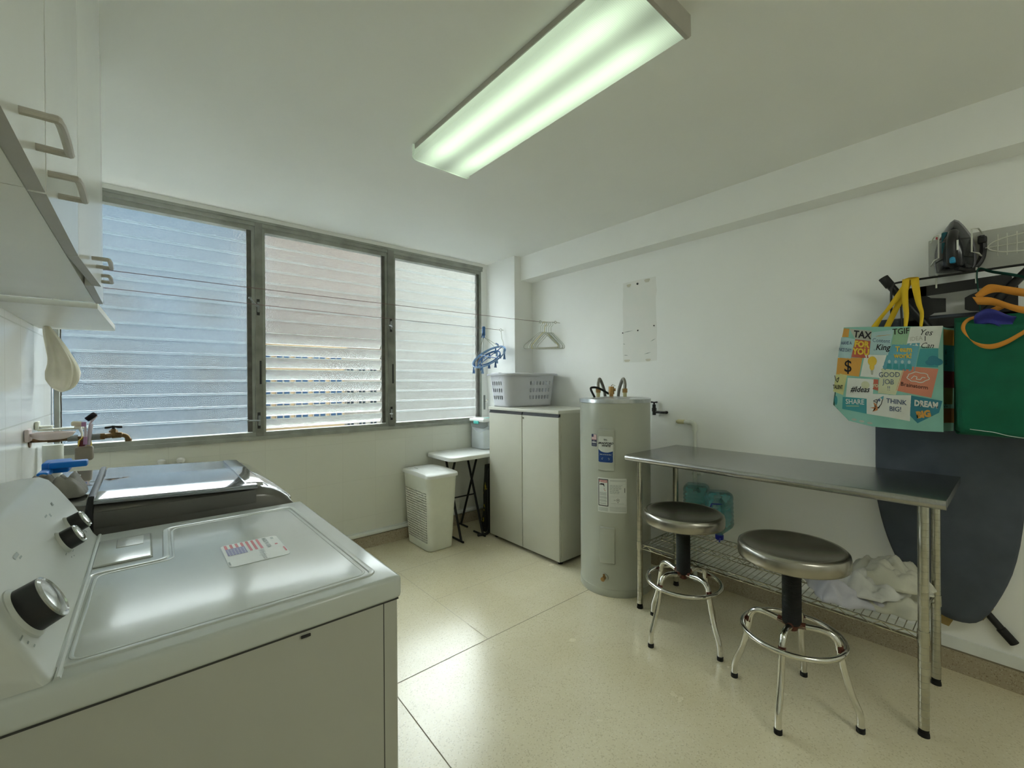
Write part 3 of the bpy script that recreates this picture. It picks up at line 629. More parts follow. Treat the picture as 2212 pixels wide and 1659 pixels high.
t = thing('wall_hook', 'beige plastic double hook on the wall above the tap pipe', 'hook', (XL, 2.92, 1.10))
m = MB(); m.rbox((XL+0.09, 2.92, 1.105), (0.16, 0.045, 0.010), 0.004); m.rbox((XL+0.03, 2.94, 1.118), (0.05, 0.06, 0.008), 0.003); m.build('tray', PLC, t)
m = MB(); m.rbox((XL+0.008, 2.92, 1.125), (0.012, 0.05, 0.04), 0.004); m.build('back_plate', PLC, t)
t = thing('brush_cup', 'small taupe plastic cup strapped under the tap pipe', 'cup', (-0.213, 2.775, 0.985))
m = MB(); m.rbox((-0.213, 2.772, 0.999), (0.062, 0.046, 0.066), 0.012, taper=None); m.build('cup', CUPM, t)
m = MB(); m.tube([(-0.232, 2.775, 1.03), (-0.228, 2.762, 1.060), (-0.214, 2.775, 1.073), (-0.200, 2.786, 1.062), (-0.196, 2.775, 1.03)], 0.008, 8, flat=(0.4, 1.2)); m.build('strap', YELP, t)
m = MB(); m.cyl((-0.222, 2.775, 1.03), (-0.222, 2.775, 1.058), 0.013); m.build('tape', DRED, t)
t = thing('dish_brush', 'dark bristled brush with a lilac handle standing in the cup', 'brush', (-0.195, 2.775, 1.03))
m = MB(); m.tube([(-0.200, 2.772, 1.035), (-0.194, 2.772, 1.10), (-0.190, 2.772, 1.132)], [0.007, 0.008, 0.008], 8); m.tube([(-0.195, 2.772, 1.128), (-0.188, 2.772, 1.145), (-0.170, 2.772, 1.168)], [0.008, 0.010, 0.006], 8, flat=(0.5, 1.2)); m.build('handle', LILAC, t)
m = MB(); m.rbox((-0.190, 2.772, 1.165), (0.042, 0.026, 0.022), 0.005, rot=Matrix.Rotation(R(-42), 3, 'Y')); m.build('bristles', BRIST, t)
t = thing('vegetable_brush', 'cream round headed brush leaning left in the cup', 'brush', (-0.225, 2.78, 1.03))
m = MB(); m.tube([(-0.222, 2.786, 1.035), (-0.221, 2.786, 1.09), (-0.228, 2.786, 1.115), (-0.245, 2.786, 1.122)], [0.006, 0.007, 0.012, 0.010], 8, flat=(0.6, 1.3)); m.build('handle', PLC, t)
m = MB(); m.rbox((-0.236, 2.786, 1.134), (0.040, 0.03, 0.022), 0.008, rot=Matrix.Rotation(R(8), 3, 'Y')); m.build('bristles', BRISTC, t)
t = thing('toothbrush', 'purple and lilac toothbrush between the two brushes in the cup', 'brush', (-0.208, 2.76, 1.03))
m = MB(); m.tube([(-0.210, 2.760, 1.04), (-0.208, 2.760, 1.09), (-0.209, 2.760, 1.135)], [0.005, 0.0055, 0.003], 8); m.build('handle', LILAC, t)
m = MB(); m.rbox((-0.213, 2.760, 1.132), (0.016, 0.010, 0.022), 0.003); m.cyl((-0.2095, 2.76, 1.04), (-0.2085, 2.76, 1.075), 0.007); m.build('head', PURPLE, t)

# ================================================================== UPPER CABINETS AND SHELF
CX, CZ = -0.112, 1.60
def wall_cab(y0, y1, lab, doors):
    t = thing('wall_cabinet', lab, 'cabinet', (XL, y0, CZ), group='white cabinets along the left wall')
    m = MB(); m.box(XL, CX-0.022, y0+0.001, y1-0.001, CZ+0.004, HC); m.build('body', CABU, t)
    for (a, b, opn, hy) in doors:
        m = MB(); P = [(CX-0.019, a+0.0015), (CX-0.019+opn, b-0.0015), (CX+opn, b-0.0015), (CX, a+0.0015)]
        m.add([(x, y, CZ) for x, y in P]+[(x, y, HC-0.004) for x, y in P], [(0, 1, 2, 3)], 1)
        m.add([(x, y, CZ) for x, y in P]+[(x, y, HC-0.004) for x, y in P], [(4, 7, 6, 5), (0, 4, 5, 1), (1, 5, 6, 2), (2, 6, 7, 3), (3, 7, 4, 0)], 0)
        d = m.build('door', [CABW, CABE], t)
        xo = CX+opn*((hy-a)/(b-a)); h = MB()
        h.tube(bez([(xo, hy-0.052, 1.638), (xo+0.024, hy-0.052, 1.638), (xo+0.033, hy-0.044, 1.638), (xo+0.033, hy+0.044, 1.638), (xo+0.030, hy+0.052, 1.638), (xo, hy+0.052, 1.638)], 5), 0.0052, 8)
        h.build('handle', HANDLE, d)
wall_cab(0.13, 0.955, 'nearest white wall cabinet above the dryer', [(0.13, 0.535, 0, 0.42), (0.535, 0.95, 0, 0.822)])
wall_cab(0.955, 2.13, 'white wall cabinet ending over the washer, one door ajar', [(0.955, 1.372, 0, 1.025), (1.372, 1.752, 0.016, 1.60), (1.752, 2.13, 0, 1.83)])
t = thing('wall_shelf', 'white shelf with rounded corner between the cabinet and the window', 'shelf', (XL, 2.14, 1.575))
m = MB(); pl = [(XL, 2.15), (-0.128, 2.15)]+[(-0.128+0.0*1, 2.15)]+[( -0.150+0.035*math.cos(a)+0.0, 3.0+0.035*math.sin(a)) for a in [i*PI/2/6 for i in range(7)]]+[(XL, 3.05)]
pl = [(XL, 2.15), (-0.128, 2.15), (-0.112, 2.90)]+[(-0.152+0.04*math.cos(i*PI/12), 2.955+0.055*math.sin(i*PI/12)) for i in range(1, 7)]+[(XL, 3.06)]
m.prism(pl, 1.585, 1.606, lambda u, v, q: (u, v, q)); m.build('board', CABU, t)
m = MB(); m.box(XL, XL+0.018, 2.2, 3.0, 1.606, 1.66); m.build('back_rail', CABU, t)
# cotton bag hanging under the shelf
t = thing('cotton_bag', 'cream cotton bag hanging from the shelf by the window', 'bag', (-0.335, 2.93, 1.585))
m = MB()
def bagf(u, v):
    a = 2*PI*u
    pr = [(0.0, 0.012), (0.10, 0.020), (0.3, 0.034), (0.55, 0.048), (0.70, 0.054), (0.82, 0.050), (0.92, 0.036), (0.975, 0.02), (1.0, 0.003)]
    for (v0, r0), (v1, r1) in zip(pr, pr[1:]):
        if v <= v1+1e-9: r_ = r0+(r1-r0)*(v-v0)/(v1-v0); break
    k = 1+0.13*math.sin(5*a+2*v)+0.07*math.sin(11*a-3*v)+0.22*noise.noise(Vector((math.cos(a)*1.5, math.sin(a)*1.5, v*3)))
    return Vector((max(XL+0.003, -0.345+0.030*v+0.028*math.sin(v*2.6)+r_*k*math.cos(a)), 2.93+r_*0.75*k*math.sin(a), 1.583-0.305*v-0.02*math.cos(a)*v*(1-v)))
m.grid(bagf, 40, 26, wrap=True); m.build('bag', CLOTHC, t, angle=180)
m = MB(); m.tube([(-0.345, 2.93, 1.588), (-0.342, 2.93, 1.575)], 0.010, 8); m.build('tie', CLOTHC, t)

# ================================================================== TWO-DOOR CABINET
t = thing('storage_cabinet', 'beige two door cabinet with dark handle strips, left of the water heater', 'cabinet', (2.46, 2.525, 0))
c0, c1, cb, cy0, cy1, ct = 2.232, 2.252, 2.70, 2.112, 2.925, 1.108
m = MB(); m.box(c1, cb, cy0, cy1, 0.028, ct-0.026); m.build('carcass', BEIGE, t)
m = MB(); m.rbox(((c0+cb)/2-0.002, (cy0+cy1)/2, ct-0.0125), (cb-c0+0.008, cy1-cy0+0.004, 0.025), 0.003); m.build('top', BEIGET, t)
cm = cy0+0.394
for a, b in ((cy0+0.002, cm-0.003), (cm+0.003, cy1-0.002)):
    m = MB(); m.rbox(((c0+c1)/2, (a+b)/2, 0.5445), (c1-c0, b-a, 1.033-0.002), 0.003); m.box(c0-0.0005, c0+0.003, a+0.0005, a+0.002, 0.04, 1.05, 0); d = m.build('door', BEIGE, t)
    m = MB(); m.box(c0-0.001, c1-0.004, a+0.002, b-0.002, 1.058, 1.066); m.box(c0+0.006, c1, a+0.002, b-0.002, 1.064, 1.082); m.build('handle_strip', BLACK, d)
m = MB(); m.cyl((c0-0.003, cm-0.018, 1.035), (c0+0.003, cm-0.018, 1.035), 0.0085); m.cyl((c0-0.0035, cm-0.018, 1.035), (c0-0.002, cm-0.018, 1.035), 0.005); m.build('lock', CHROME, t)
m = MB(); m.box(c1+0.01, cb-0.01, cy0+0.012, cy1-0.012, 0.018, 0.03); m.build('plinth', BLACK, t)
for x, y in ((c1+0.03, cy0+0.04), (c1+0.03, cy1-0.04), (cb-0.05, cy0+0.04), (cb-0.05, cy1-0.04)): MB().cyl((x, y, 0), (x, y, 0.02), 0.018).build('foot', RUBBER, t)

# ---- shell with real holes
def holed(f, nu, nv, hole, wrap=True, seg=8):
    mb = MB(); V = {}; vs = []; fs = []
    def vid(k, p):
        if k not in V: V[k] = len(vs); vs.append(p)
        return V[k]
    for j in range(nv):
        for i in range(nu):
            ring = [(2*i, 2*j), (2*i+1, 2*j), (2*i+2, 2*j), (2*i+2, 2*j+1), (2*i+2, 2*j+2), (2*i+1, 2*j+2), (2*i, 2*j+2), (2*i, 2*j+1)]
            ids = []
            for a, b in ring:
                aa = a % (2*nu) if wrap else a
                ids.append(vid((aa, b), f(aa/(2*nu), b/(2*nv))))
            h = hole(i, j)
            if not h: fs.append(tuple(ids)); continue
            su, sv = h; inn = []
            for k, (a, b) in enumerate(ring):
                an = (5*PI/4+k*PI/4)
                inn.append(vid(('h', i, j, k), f((i+0.5+su*math.cos(an))/nu, (j+0.5+sv*math.sin(an))/nv)))
            for k in range(8): fs.append((ids[k], ids[(k+1) % 8], inn[(k+1) % 8], inn[k]))
    mb.add(vs, fs, 0, True); return mb
def perim(u, hx, hy, r):
    # point at fraction u of a rounded rectangle's outline
    L1, L2, La = 2*(hx-r), 2*(hy-r), PI*r/2; tot = 2*L1+2*L2+4*La; d = (u % 1)*tot
    segs = [('l', L1, (-hx+r, -hy), (1, 0)), ('a', La, (hx-r, -hy+r), -PI/2), ('l', L2, (hx, -hy+r), (0, 1)), ('a', La, (hx-r, hy-r), 0),
            ('l', L1, (hx-r, hy), (-1, 0)), ('a', La, (-hx+r, hy-r), PI/2), ('l', L2, (-hx, hy-r), (0, -1)), ('a', La, (-hx+r, -hy+r), PI)]
    for k, l, c, q in segs:
        if d <= l+1e-9:
            if k == 'l': return (c[0]+q[0]*d, c[1]+q[1]*d)
            a = q+d/r; return (c[0]+r*math.cos(a), c[1]+r*math.sin(a))
        d -= l
    return (-hx+r, -hy)

# ================================================================== LAUNDRY BASKET on the cabinet
t = thing('laundry_basket', 'lilac white laundry basket with rows of holes on top of the beige cabinet', 'basket', (2.487, 2.782, ct), R(-7))
BH = 0.268
def bf(u, v):
    k = v; x, y = perim(u, 0.232+0.030*k, 0.128+0.022*k, 0.06+0.01*k); return Vector((x, y, 0.004+BH*v))
NU, NV = 90, 9
def bh(i, j):
    u = (i+0.5)/NU; x, y = perim(u, 0.24, 0.14, 0.065)
    if j in (2, 4, 6) and i % 2 == 0 and ((abs(y) > 0.135 and -0.02 < x < 0.19) or (abs(x) > 0.235 and abs(y) < 0.085)): return (0.62, 0.62)
    return None
b_ = holed(bf, NU, NV, bh); b_.build('tub', PLB, t, world=False, angle=60, solid=0.003)
m = MB(); m.poly([bf(i/40, 0) for i in range(40)]); m.build('base', PLB, t, world=False, solid=0.003)
m = MB()
q = [[Vector((*perim(i/60, 0.262+k, 0.150+k, 0.07), z)) for i in range(60)] for k, z in ((0, BH), (0.0, BH+0.008), (0.006, BH+0.012), (0.022, BH+0.008), (0.024, BH-0.008))]
vs = [p for r_ in q for p in r_]; m.add(vs, [(j*60+i, j*60+(i+1) % 60, (j+1)*60+(i+1) % 60, (j+1)*60+i) for j in range(4) for i in range(60)], 0, True); m.build('rim', PLB, t, world=False, solid=0.002, angle=60)
for sx in (-1, 1):
    m = MB(); m.rbox((sx*0.266, 0, BH+0.010), (0.03, 0.13, 0.014), 0.005); m.tube(bez([(sx*0.256, -0.055, BH-0.0), (sx*0.256, -0.04, BH-0.03), (sx*0.256, 0, BH-0.042), (sx*0.256, 0.04, BH-0.03), (sx*0.256, 0.055, BH)]), 0.006, 8); m.build('handle', PLB, t, world=False)

# ================================================================== WATER HEATER
hx, hy, hr, hh = 2.345, 1.718, 0.2235, 1.205
t = thing('water_heater', 'tall grey green water heater tank with labels and brass fittings', 'water heater', (hx, hy, 0))
m = MB(); m.lathe([(hr-0.012, 0.0), (hr-0.004, 0.004), (hr-0.004, 0.016), (hr, 0.018), (hr, hh-0.024)], 96, 0, (hx, hy, 0)); m.build('tank', TANK, t, angle=50)
m = MB(); m.lathe([(hr, hh-0.026), (hr+0.004, hh-0.024), (hr+0.004, hh-0.002), (hr, hh), (hr-0.01, hh+0.002), (0.001, hh+0.012)], 96, 0, (hx, hy, 0)); m.build('rim', TANKB, t, angle=50)
m = MB(); m.lathe([(hr+0.001, 0.0), (hr+0.0025, 0.002), (hr+0.0025, 0.045), (hr, 0.046)], 96, 0, (hx, hy, 0)); m.build('base_band', TANK, t, angle=50)
def hp(ang, z, d=0.0): return Vector((hx+(hr+d)*math.cos(ang), hy+(hr+d)*math.sin(ang), z))
A0 = math.atan2(-hy, -hx)            # the side towards the room, where the panels are
def hmap(da, d): return lambda u, v: hp(A0+(u+da)/hr, v, d)
def curved(mb, u0, u1, v0, v1, d, mi=0, da=0.0, n=14, rad=0.0):
    f = hmap(da, d); P = rrect(u0, u1, v0, v1, rad, 4) if rad else None
    if P is None:
        vs = [f(u0+(u1-u0)*i/n, v) for v in (v0, v1) for i in range(n+1)]; mb.add(vs, [(i, i+1, n+2+i, n+1+i) for i in range(n)], mi, True)
    else:
        # columns between the rounded outline's lower and upper edges
        xs = sorted(set([round(u0+(u1-u0)*i/n, 5) for i in range(n+1)]+[round(u0+rad*k/4, 5) for k in range(5)]+[round(u1-rad*k/4, 5) for k in range(5)]))
        lo, hi = [], []
        for x in xs:
            e = 0
            if x < u0+rad: e = rad-math.sqrt(max(0, rad*rad-(u0+rad-x)**2))
            if x > u1-rad: e = rad-math.sqrt(max(0, rad*rad-(x-u1+rad)**2))
            lo.append(f(x, v0+e)); hi.append(f(x, v1-e))
        k = len(xs); mb.add(lo+hi, [(i, i+1, k+i+1, k+i) for i in range(k-1)], mi, True)
def cover(z0, z1, da, w_):
    q = MB(); rows = []
    for ins, d in ((0, 0.0), (0.001, 0.010), (0.005, 0.014)):
        rows.append((ins, d))
    def ring(ins, d): return [hp(A0+(u+da)/hr, v, d) for u, v in rrect(-w_/2+ins, w_/2-ins, z0+ins, z1-ins, 0.006, 3)]
    R3 = [ring(*r_) for r_ in rows]; n = len(R3[0]); vs = [p for r_ in R3 for p in r_]
    fs = [(j*n+i, j*n+(i+1) % n, (j+1)*n+(i+1) % n, (j+1)*n+i) for j in range(2) for i in range(n)]
    q.add(vs, fs, 0, True); curved(q, -w_/2+0.005, w_/2-0.005, z0+0.005, z1-0.005, 0.014, 0, da)
    return q
uc = -0.052
k = cover(0.770, 1.020, uc, 0.104); k.tube([hp(A0+(uc)/hr, 1.026, 0.001), hp(A0+uc/hr, 1.026, 0.006)], 0.003, 8); up = k.build('upper_cover', TANK, t, angle=40)
k = cover(0.205, 0.425, uc+0.006, 0.092); k.build('lower_cover', TANK, t, angle=40)
# brand plate: white over blue, a wave between them
m = MB(); L0, L1, V0, V1 = -0.042, 0.042, 0.822, 0.980
curved(m, L0, L1, V0, V1, 0.0148, 0, uc, rad=0.008)
f = hmap(uc, 0.0152); n = 20; lo, hi = [], []
for i in range(n+1):
    x = L0+0.0005+(L1-L0-0.001)*i/n; e = 0
    if x < L0+0.008: e = 0.008-math.sqrt(max(0, 0.008**2-(L0+0.008-x)**2))
    if x > L1-0.008: e = 0.008-math.sqrt(max(0, 0.008**2-(x-L1+0.008)**2))
    lo.append(f(x, V0+0.0005+e)); hi.append(f(x, 0.886+0.018*math.exp(-((x-L0)/0.012))-0.004*math.sin((x-L0)/0.084*PI)+0.006*(x > L1-0.03)*((x-L1+0.03)/0.03)))
m.add(lo+hi, [(i, i+1, n+2+i, n+1+i) for i in range(n)], 1, True)
f2 = hmap(uc, 0.0157)
m.text('BRADFORD', 0.0165, lambda u, v: f2(u, 0.938+v), 2, shear=0.35, bold=0.0007)
m.text('WHITE', 0.0165, lambda u, v: f2(u+0.002, 0.923+v), 2, shear=0.35, bold=0.0007)
for i in range(4): m.poly([f2(-0.008+i*0.005+a, 0.9525+b) for a, b in ((0, 0), (0.003, 0), (0.003, 0.010-0.001*i), (0, 0.010-0.001*i))], 3)
m.poly([f2(-0.011, 0.960), f2(0.009, 0.960), f2(0.009, 0.963), f2(-0.009, 0.966)], 3)
m.text('Built to be the Best', 0.0085, lambda u, v: f2(u, 0.870+v), 0, bold=0.0002)
m.poly([f2(-0.038, 0.8765), f2(0.038, 0.8765), f2(0.038, 0.8771), f2(-0.038, 0.8771)], 0); m.poly([f2(-0.038, 0.8615), f2(0.038, 0.8615), f2(0.038, 0.8621), f2(-0.038, 0.8621)], 0)
for z, w_ in ((0.848, 0.020), (0.8435, 0.024), (0.839, 0.022)): m.poly([f2(-w_, z), f2(w_, z), f2(w_, z+0.0018), f2(-w_, z+0.0018)], 0)
m.build('brand_plate', [LABW, BWBLUE, INK, GREYT], up)['label'] = 'white and blue brand plate'
# flag label
m = MB(); uf = -0.132
curved(m, -0.0195, 0.0195, 0.912, 0.988, 0.0006, 0, uf, rad=0.004); curved(m, -0.0175, 0.0175, 0.953, 0.986, 0.001, 1, uf)
for i in range(0, 7): curved(m, -0.0175, 0.0175, 0.953+i*0.0047, 0.953+i*0.0047+0.0024, 0.0013, 2, uf, n=4)
curved(m, -0.0175, -0.003, 0.970, 0.986, 0.0016, 0, uf, n=4)
f3 = hmap(uf, 0.0014); m.text('AMERICA', 0.0095, lambda u, v: f3(u*0.85, 0.937+v), 1, bold=0.0005); m.text('MADE IN', 0.004, lambda u, v: f3(u, 0.946+v), 1)
for z in (0.925, 0.921, 0.917): m.poly([f3(-0.013, z), f3(0.013, z), f3(0.013, z+0.0012), f3(-0.013, z+0.0012)], 3)
m.build('flag_label', [NAVYL, FLAGW, mat('faded_red', (0.55, 0.16, 0.17), 0.4), GREYT], t)
# danger and rating label
m = MB(); ul = -0.012; a0, a1, b0, b1 = -0.094, 0.082, 0.515, 0.725
curved(m, a0, a1, b0, b1, 0.0006, 0, ul, rad=0.002, n=20)
f4 = hmap(ul, 0.0012)
def rc(u0, u1, v0, v1, mi, d=0.0012):
    ff = hmap(ul, d); nn = max(1, int((u1-u0)/0.012)); vs = [ff(u0+(u1-u0)*i/nn, v) for v in (v0, v1) for i in range(nn+1)]; m.add(vs, [(i, i+1, nn+2+i, nn+1+i) for i in range(nn)], mi)
rc(-0.090, -0.028, 0.552, 0.717, 1); rc(-0.0855, -0.0325, 0.557, 0.712, 0, 0.0016); rc(-0.0840, -0.0340, 0.697, 0.7105, 2, 0.002)
f5 = hmap(ul, 0.0024); m.text('DANGER', 0.0095, lambda u, v: f5(-0.056+u, 0.7035+v), 0, bold=0.0003)
m.poly([f5(-0.081, 0.699), f5(-0.074, 0.699), f5(-0.0775, 0.7085)], 0)
for p in ([(-0.082, 0.680), (-0.077, 0.678), (-0.077, 0.688), (-0.082, 0.686)], [(-0.076, 0.681), (-0.058, 0.681), (-0.054, 0.672), (-0.050, 0.672), (-0.053, 0.690), (-0.076, 0.690)]): m.poly([f5(*q_) for q_ in p], 1)
m.poly([f5(-0.060, 0.660), (f5(-0.050, 0.652)), f5(-0.040, 0.643), f5(-0.050, 0.648)], 2); m.poly([f5(-0.056, 0.664), f5(-0.050, 0.655), f5(-0.047, 0.654), f5(-0.052, 0.666)], 3)
random.seed(3)
for i in range(15):
    z = 0.634-i*0.0050
    if i in (4, 8, 12): continue
    rc(-0.083, -0.036-random.random()*0.006, z, z+0.0020, 3, 0.0018)
for i in range(5): rc(-0.090, -0.030, 0.541-i*0.0048, 0.543-i*0.0048, 3)
rc(-0.018, 0.076, 0.7095, 0.7125, 3); rc(-0.018, 0.078, 0.690, 0.7055, 4, 0.0012); rc(-0.0172, 0.0772, 0.6907, 0.7048, 0, 0.0016)
for i in range(10):
    z = 0.682-i*0.0054; x = -0.018
    while x < 0.050-0.003*i:
        w_ = 0.006+random.random()*0.012; rc(x, x+w_, z, z+0.0022, 3); x += w_+0.003
rc(0.0685, 0.0720, 0.640, 0.668, 1)
rc(-0.018, 0.078, 0.560, 0.614, 4); rc(-0.0172, 0.0772, 0.5608, 0.6132, 0, 0.0016)
m.add([f5(0.029+r_*math.cos(a), 0.594+r_*math.sin(a)) for r_ in (0.0095, 0.0078) for a in [2*PI*i/20 for i in range(20)]], [(i, (i+1) % 20, 20+(i+1) % 20, 20+i) for i in range(20)], 1)
m.text('UL', 0.008, lambda u, v: f5(0.029+u, 0.594+v), 1, bold=0.0004); m.text('US', 0.005, lambda u, v: f5(0.029+u, 0.580+v), 1, bold=0.0003)
rc(0.004, 0.016, 0.590, 0.596, 4, 0.0018); rc(-0.012, 0.066, 0.571, 0.5725, 3, 0.0018)
for i in range(5): rc(-0.020, 0.078, 0.549-i*0.0062, 0.5515-i*0.0062, 4)
m.build('warning_label', [LABW, INK, RED, GINK, mat('pale_grey_print', (0.45, 0.48, 0.44), 0.5)], t)['label'] = 'white warning label with a red danger strip'
# fittings
m = MB(); qd = hp(A0+(-0.066)/hr, 0.116, 0.0); nd = Vector((math.cos(A0-0.066/hr), math.sin(A0-0.066/hr), 0))
m.cyl(qd-nd*0.01, qd+nd*0.006, 0.024); ring = m.build('drain_ring', TANK, t)
m = MB(); m.cyl(qd, qd+nd*0.022, 0.0125, n=6); m.cyl(qd+nd*0.02, qd+nd*0.036, 0.011, 0.013); m.cyl(qd+nd*0.012+Vector((0, 0, 0.0)), qd+nd*0.012+Vector((0.0, 0.0, 0.022)), 0.006); m.build('drain_valve', COPPER, t)
top = hh+0.010
sd = Vector((-A0 and math.sin(-A0), 0, 0))
ex, ey = Vector((math.sin(A0)*-1, math.cos(A0), 0))*1.0, Vector((math.cos(A0), math.sin(A0), 0))   # ex: to the right in the picture, ey: to the room
def tp(a, b, z): return Vector((hx, hy, 0))+ex*a+ey*b+Vector((0, 0, z))
for nm, a in (('left', -0.105), ('right', 0.066)):
    m = MB(); m.cyl(tp(a, 0, top-0.008), tp(a, 0, top+0.028), 0.012, n=16); fo = m.build('nipple', YELW, t)
    m = MB(); m.cyl(tp(a, 0, top+0.026), tp(a, 0, top+0.052), 0.016, n=6); m.build('hose_nut', COPPER, fo)
    m = MB(); sgn = 1 if nm == 'left' else -1
    m.tube(bez([tp(a, 0, top+0.05), tp(a, -0.004, top+0.09), tp(a+sgn*0.01, -0.03, top+0.115), tp(a+sgn*0.028, -0.08, top+0.07), tp(a+sgn*0.04, -0.13, top+0.012), tp(a+sgn*0.045, -0.225, top-0.10), tp(a+sgn*0.05, -0.245, top-0.3)]), 0.0105, 12); m.build('hose', BRAID, t)
m = MB(); m.cyl(tp(-0.020, 0.01, top-0.008), tp(-0.020, 0.01, top+0.02), 0.013, n=8); m.cyl(tp(-0.020, 0.01, top+0.016), tp(-0.020, 0.01, top+0.066), 0.019, 0.017); m.cyl(tp(-0.020, 0.01, top+0.045), tp(0.008, 0.01, top+0.045), 0.009)
rv = m.build('relief_valve', COPPER, t); m = MB(); m.tube([tp(-0.02, 0.01, top+0.070), tp(-0.012, 0.015, top+0.078), tp(0.006, 0.02, top+0.070)], 0.004, 8, flat=(0.5, 1.4)); m.build('lever', CHROME, rv)
m = MB(); m.tube(bez([tp(-0.036, 0.01, top+0.018), tp(-0.10, 0.03, top+0.055), tp(-0.142, 0.04, top+0.060), tp(-0.150, 0.05, top+0.048), tp(-0.135, 0.06, top+0.016), tp(-0.125, 0.065, top-0.002)]), 0.007, 10); m.build('drip_hose', RUBBER, t)

# ================================================================== STAINLESS WORK TABLE
t = thing('work_table', 'stainless steel work table with a wire lower shelf along the right wall', 'table', (2.44, 0.828, 0))
tx0, tx1, ty0, ty1, tz = 2.128, 2.716, 0.165, 1.49, 0.886
m = MB()
cs = [(tx1, tz-0.03), (tx1, tz), (tx0+0.018, tz), (tx0+0.008, tz-0.0015), (tx0+0.001, tz-0.008), (tx0, tz-0.017), (tx0+0.002, tz-0.026), (tx0+0.010, tz-0.034), (tx0+0.022, tz-0.036), (tx0+0.030, tz-0.033), (tx0+0.034, tz-0.026), (tx0+0.05, tz-0.026), (tx0+0.05, tz-0.012), (tx1-0.012, tz-0.012), (tx1-0.012, tz-0.03)]
m.prism(cs, ty0, ty1, lambda u, v, q: (u, q, v)); m.box(tx0+0.04, tx1, ty0-0.0005, ty0+0.002, tz-0.03, tz-0.001); m.box(tx0+0.04, tx1, ty1-0.002, ty1+0.0005, tz-0.03, tz-0.001)
m.build('table_top', STEELT, t, angle=50)
m = MB(); m.prism([(tx0+0.06, tz-0.012), (tx0+0.06, tz-0.036), (tx0+0.075, tz-0.036), (tx0+0.075, tz-0.012)], ty0+0.03, ty1-0.03, lambda u, v, q: (u, q, v)); m.box(tx1-0.08, tx1-0.065, ty0+0.03, ty1-0.03, tz-0.036, tz-0.012); m.build('apron', STEEL, t)
legs = [(2.178, 1.425), (2.178, 0.228), (2.598, 1.432), (2.590, 0.232)]
SZ = 0.372
for x, y in legs:
    m = MB(); m.cyl((x, y, 0.028), (x, y, tz-0.012), 0.0162, n=20)
    for i in range(30): m.lathe([(0.0163, 0.05+i*0.0254), (0.0167, 0.0503+i*0.0254), (0.0163, 0.0506+i*0.0254)], 20, 0, (x, y, 0), cap=False)
    lg = m.build('leg', CHROMEW, t)
    m = MB(); m.cyl((x, y, 0.012), (x, y, 0.03), 0.0145, 0.016); m.cyl((x, y, 0.0), (x, y, 0.013), 0.0175, 0.0165); m.build('foot', RUBBER, lg)
    m = MB(); m.cyl((x, y, SZ-0.03), (x, y, SZ+0.016), 0.0195, 0.0180); m.build('shelf_collar', CHROMEW, lg)
def w(mb, a, b, r=0.0022): mb.tube([a, b], r, 6)
m = MB(); sx0_, sx1_, sy0_, sy1_ = 2.178, 2.595, 0.245, 1.415
for i in range(46):
    y = sy0_+0.012+(sy1_-sy0_-0.024)*i/45; w(m, (sx0_+0.004, y, SZ+0.004), (sx1_-0.004, y, SZ+0.004), 0.0017)
m.build('shelf_wires', CHROMEW, t)
m = MB()
for x in (sx0_, sx1_, (sx0_+sx1_)/2):
    w(m, (x, sy0_, SZ), (x, sy1_, SZ), 0.0032); w(m, (x, sy0_, SZ-0.024), (x, sy1_, SZ-0.024), 0.0032)
    pts = []; nz_ = 34
    for i in range(nz_+1): pts.append((x, sy0_+(sy1_-sy0_)*i/nz_, SZ-0.001 if i % 2 else SZ-0.023))
    m.tube(pts, 0.002, 6)
for y in (sy0_, sy1_):
    w(m, (sx0_, y, SZ), (sx1_, y, SZ), 0.0032); w(m, (sx0_, y, SZ-0.024), (sx1_, y, SZ-0.024), 0.0032)
    m.tube([(sx0_+(sx1_-sx0_)*i/12, y, SZ-0.001 if i % 2 else SZ-0.023) for i in range(13)], 0.002, 6)
m.build('shelf_truss', CHROMEW, t)

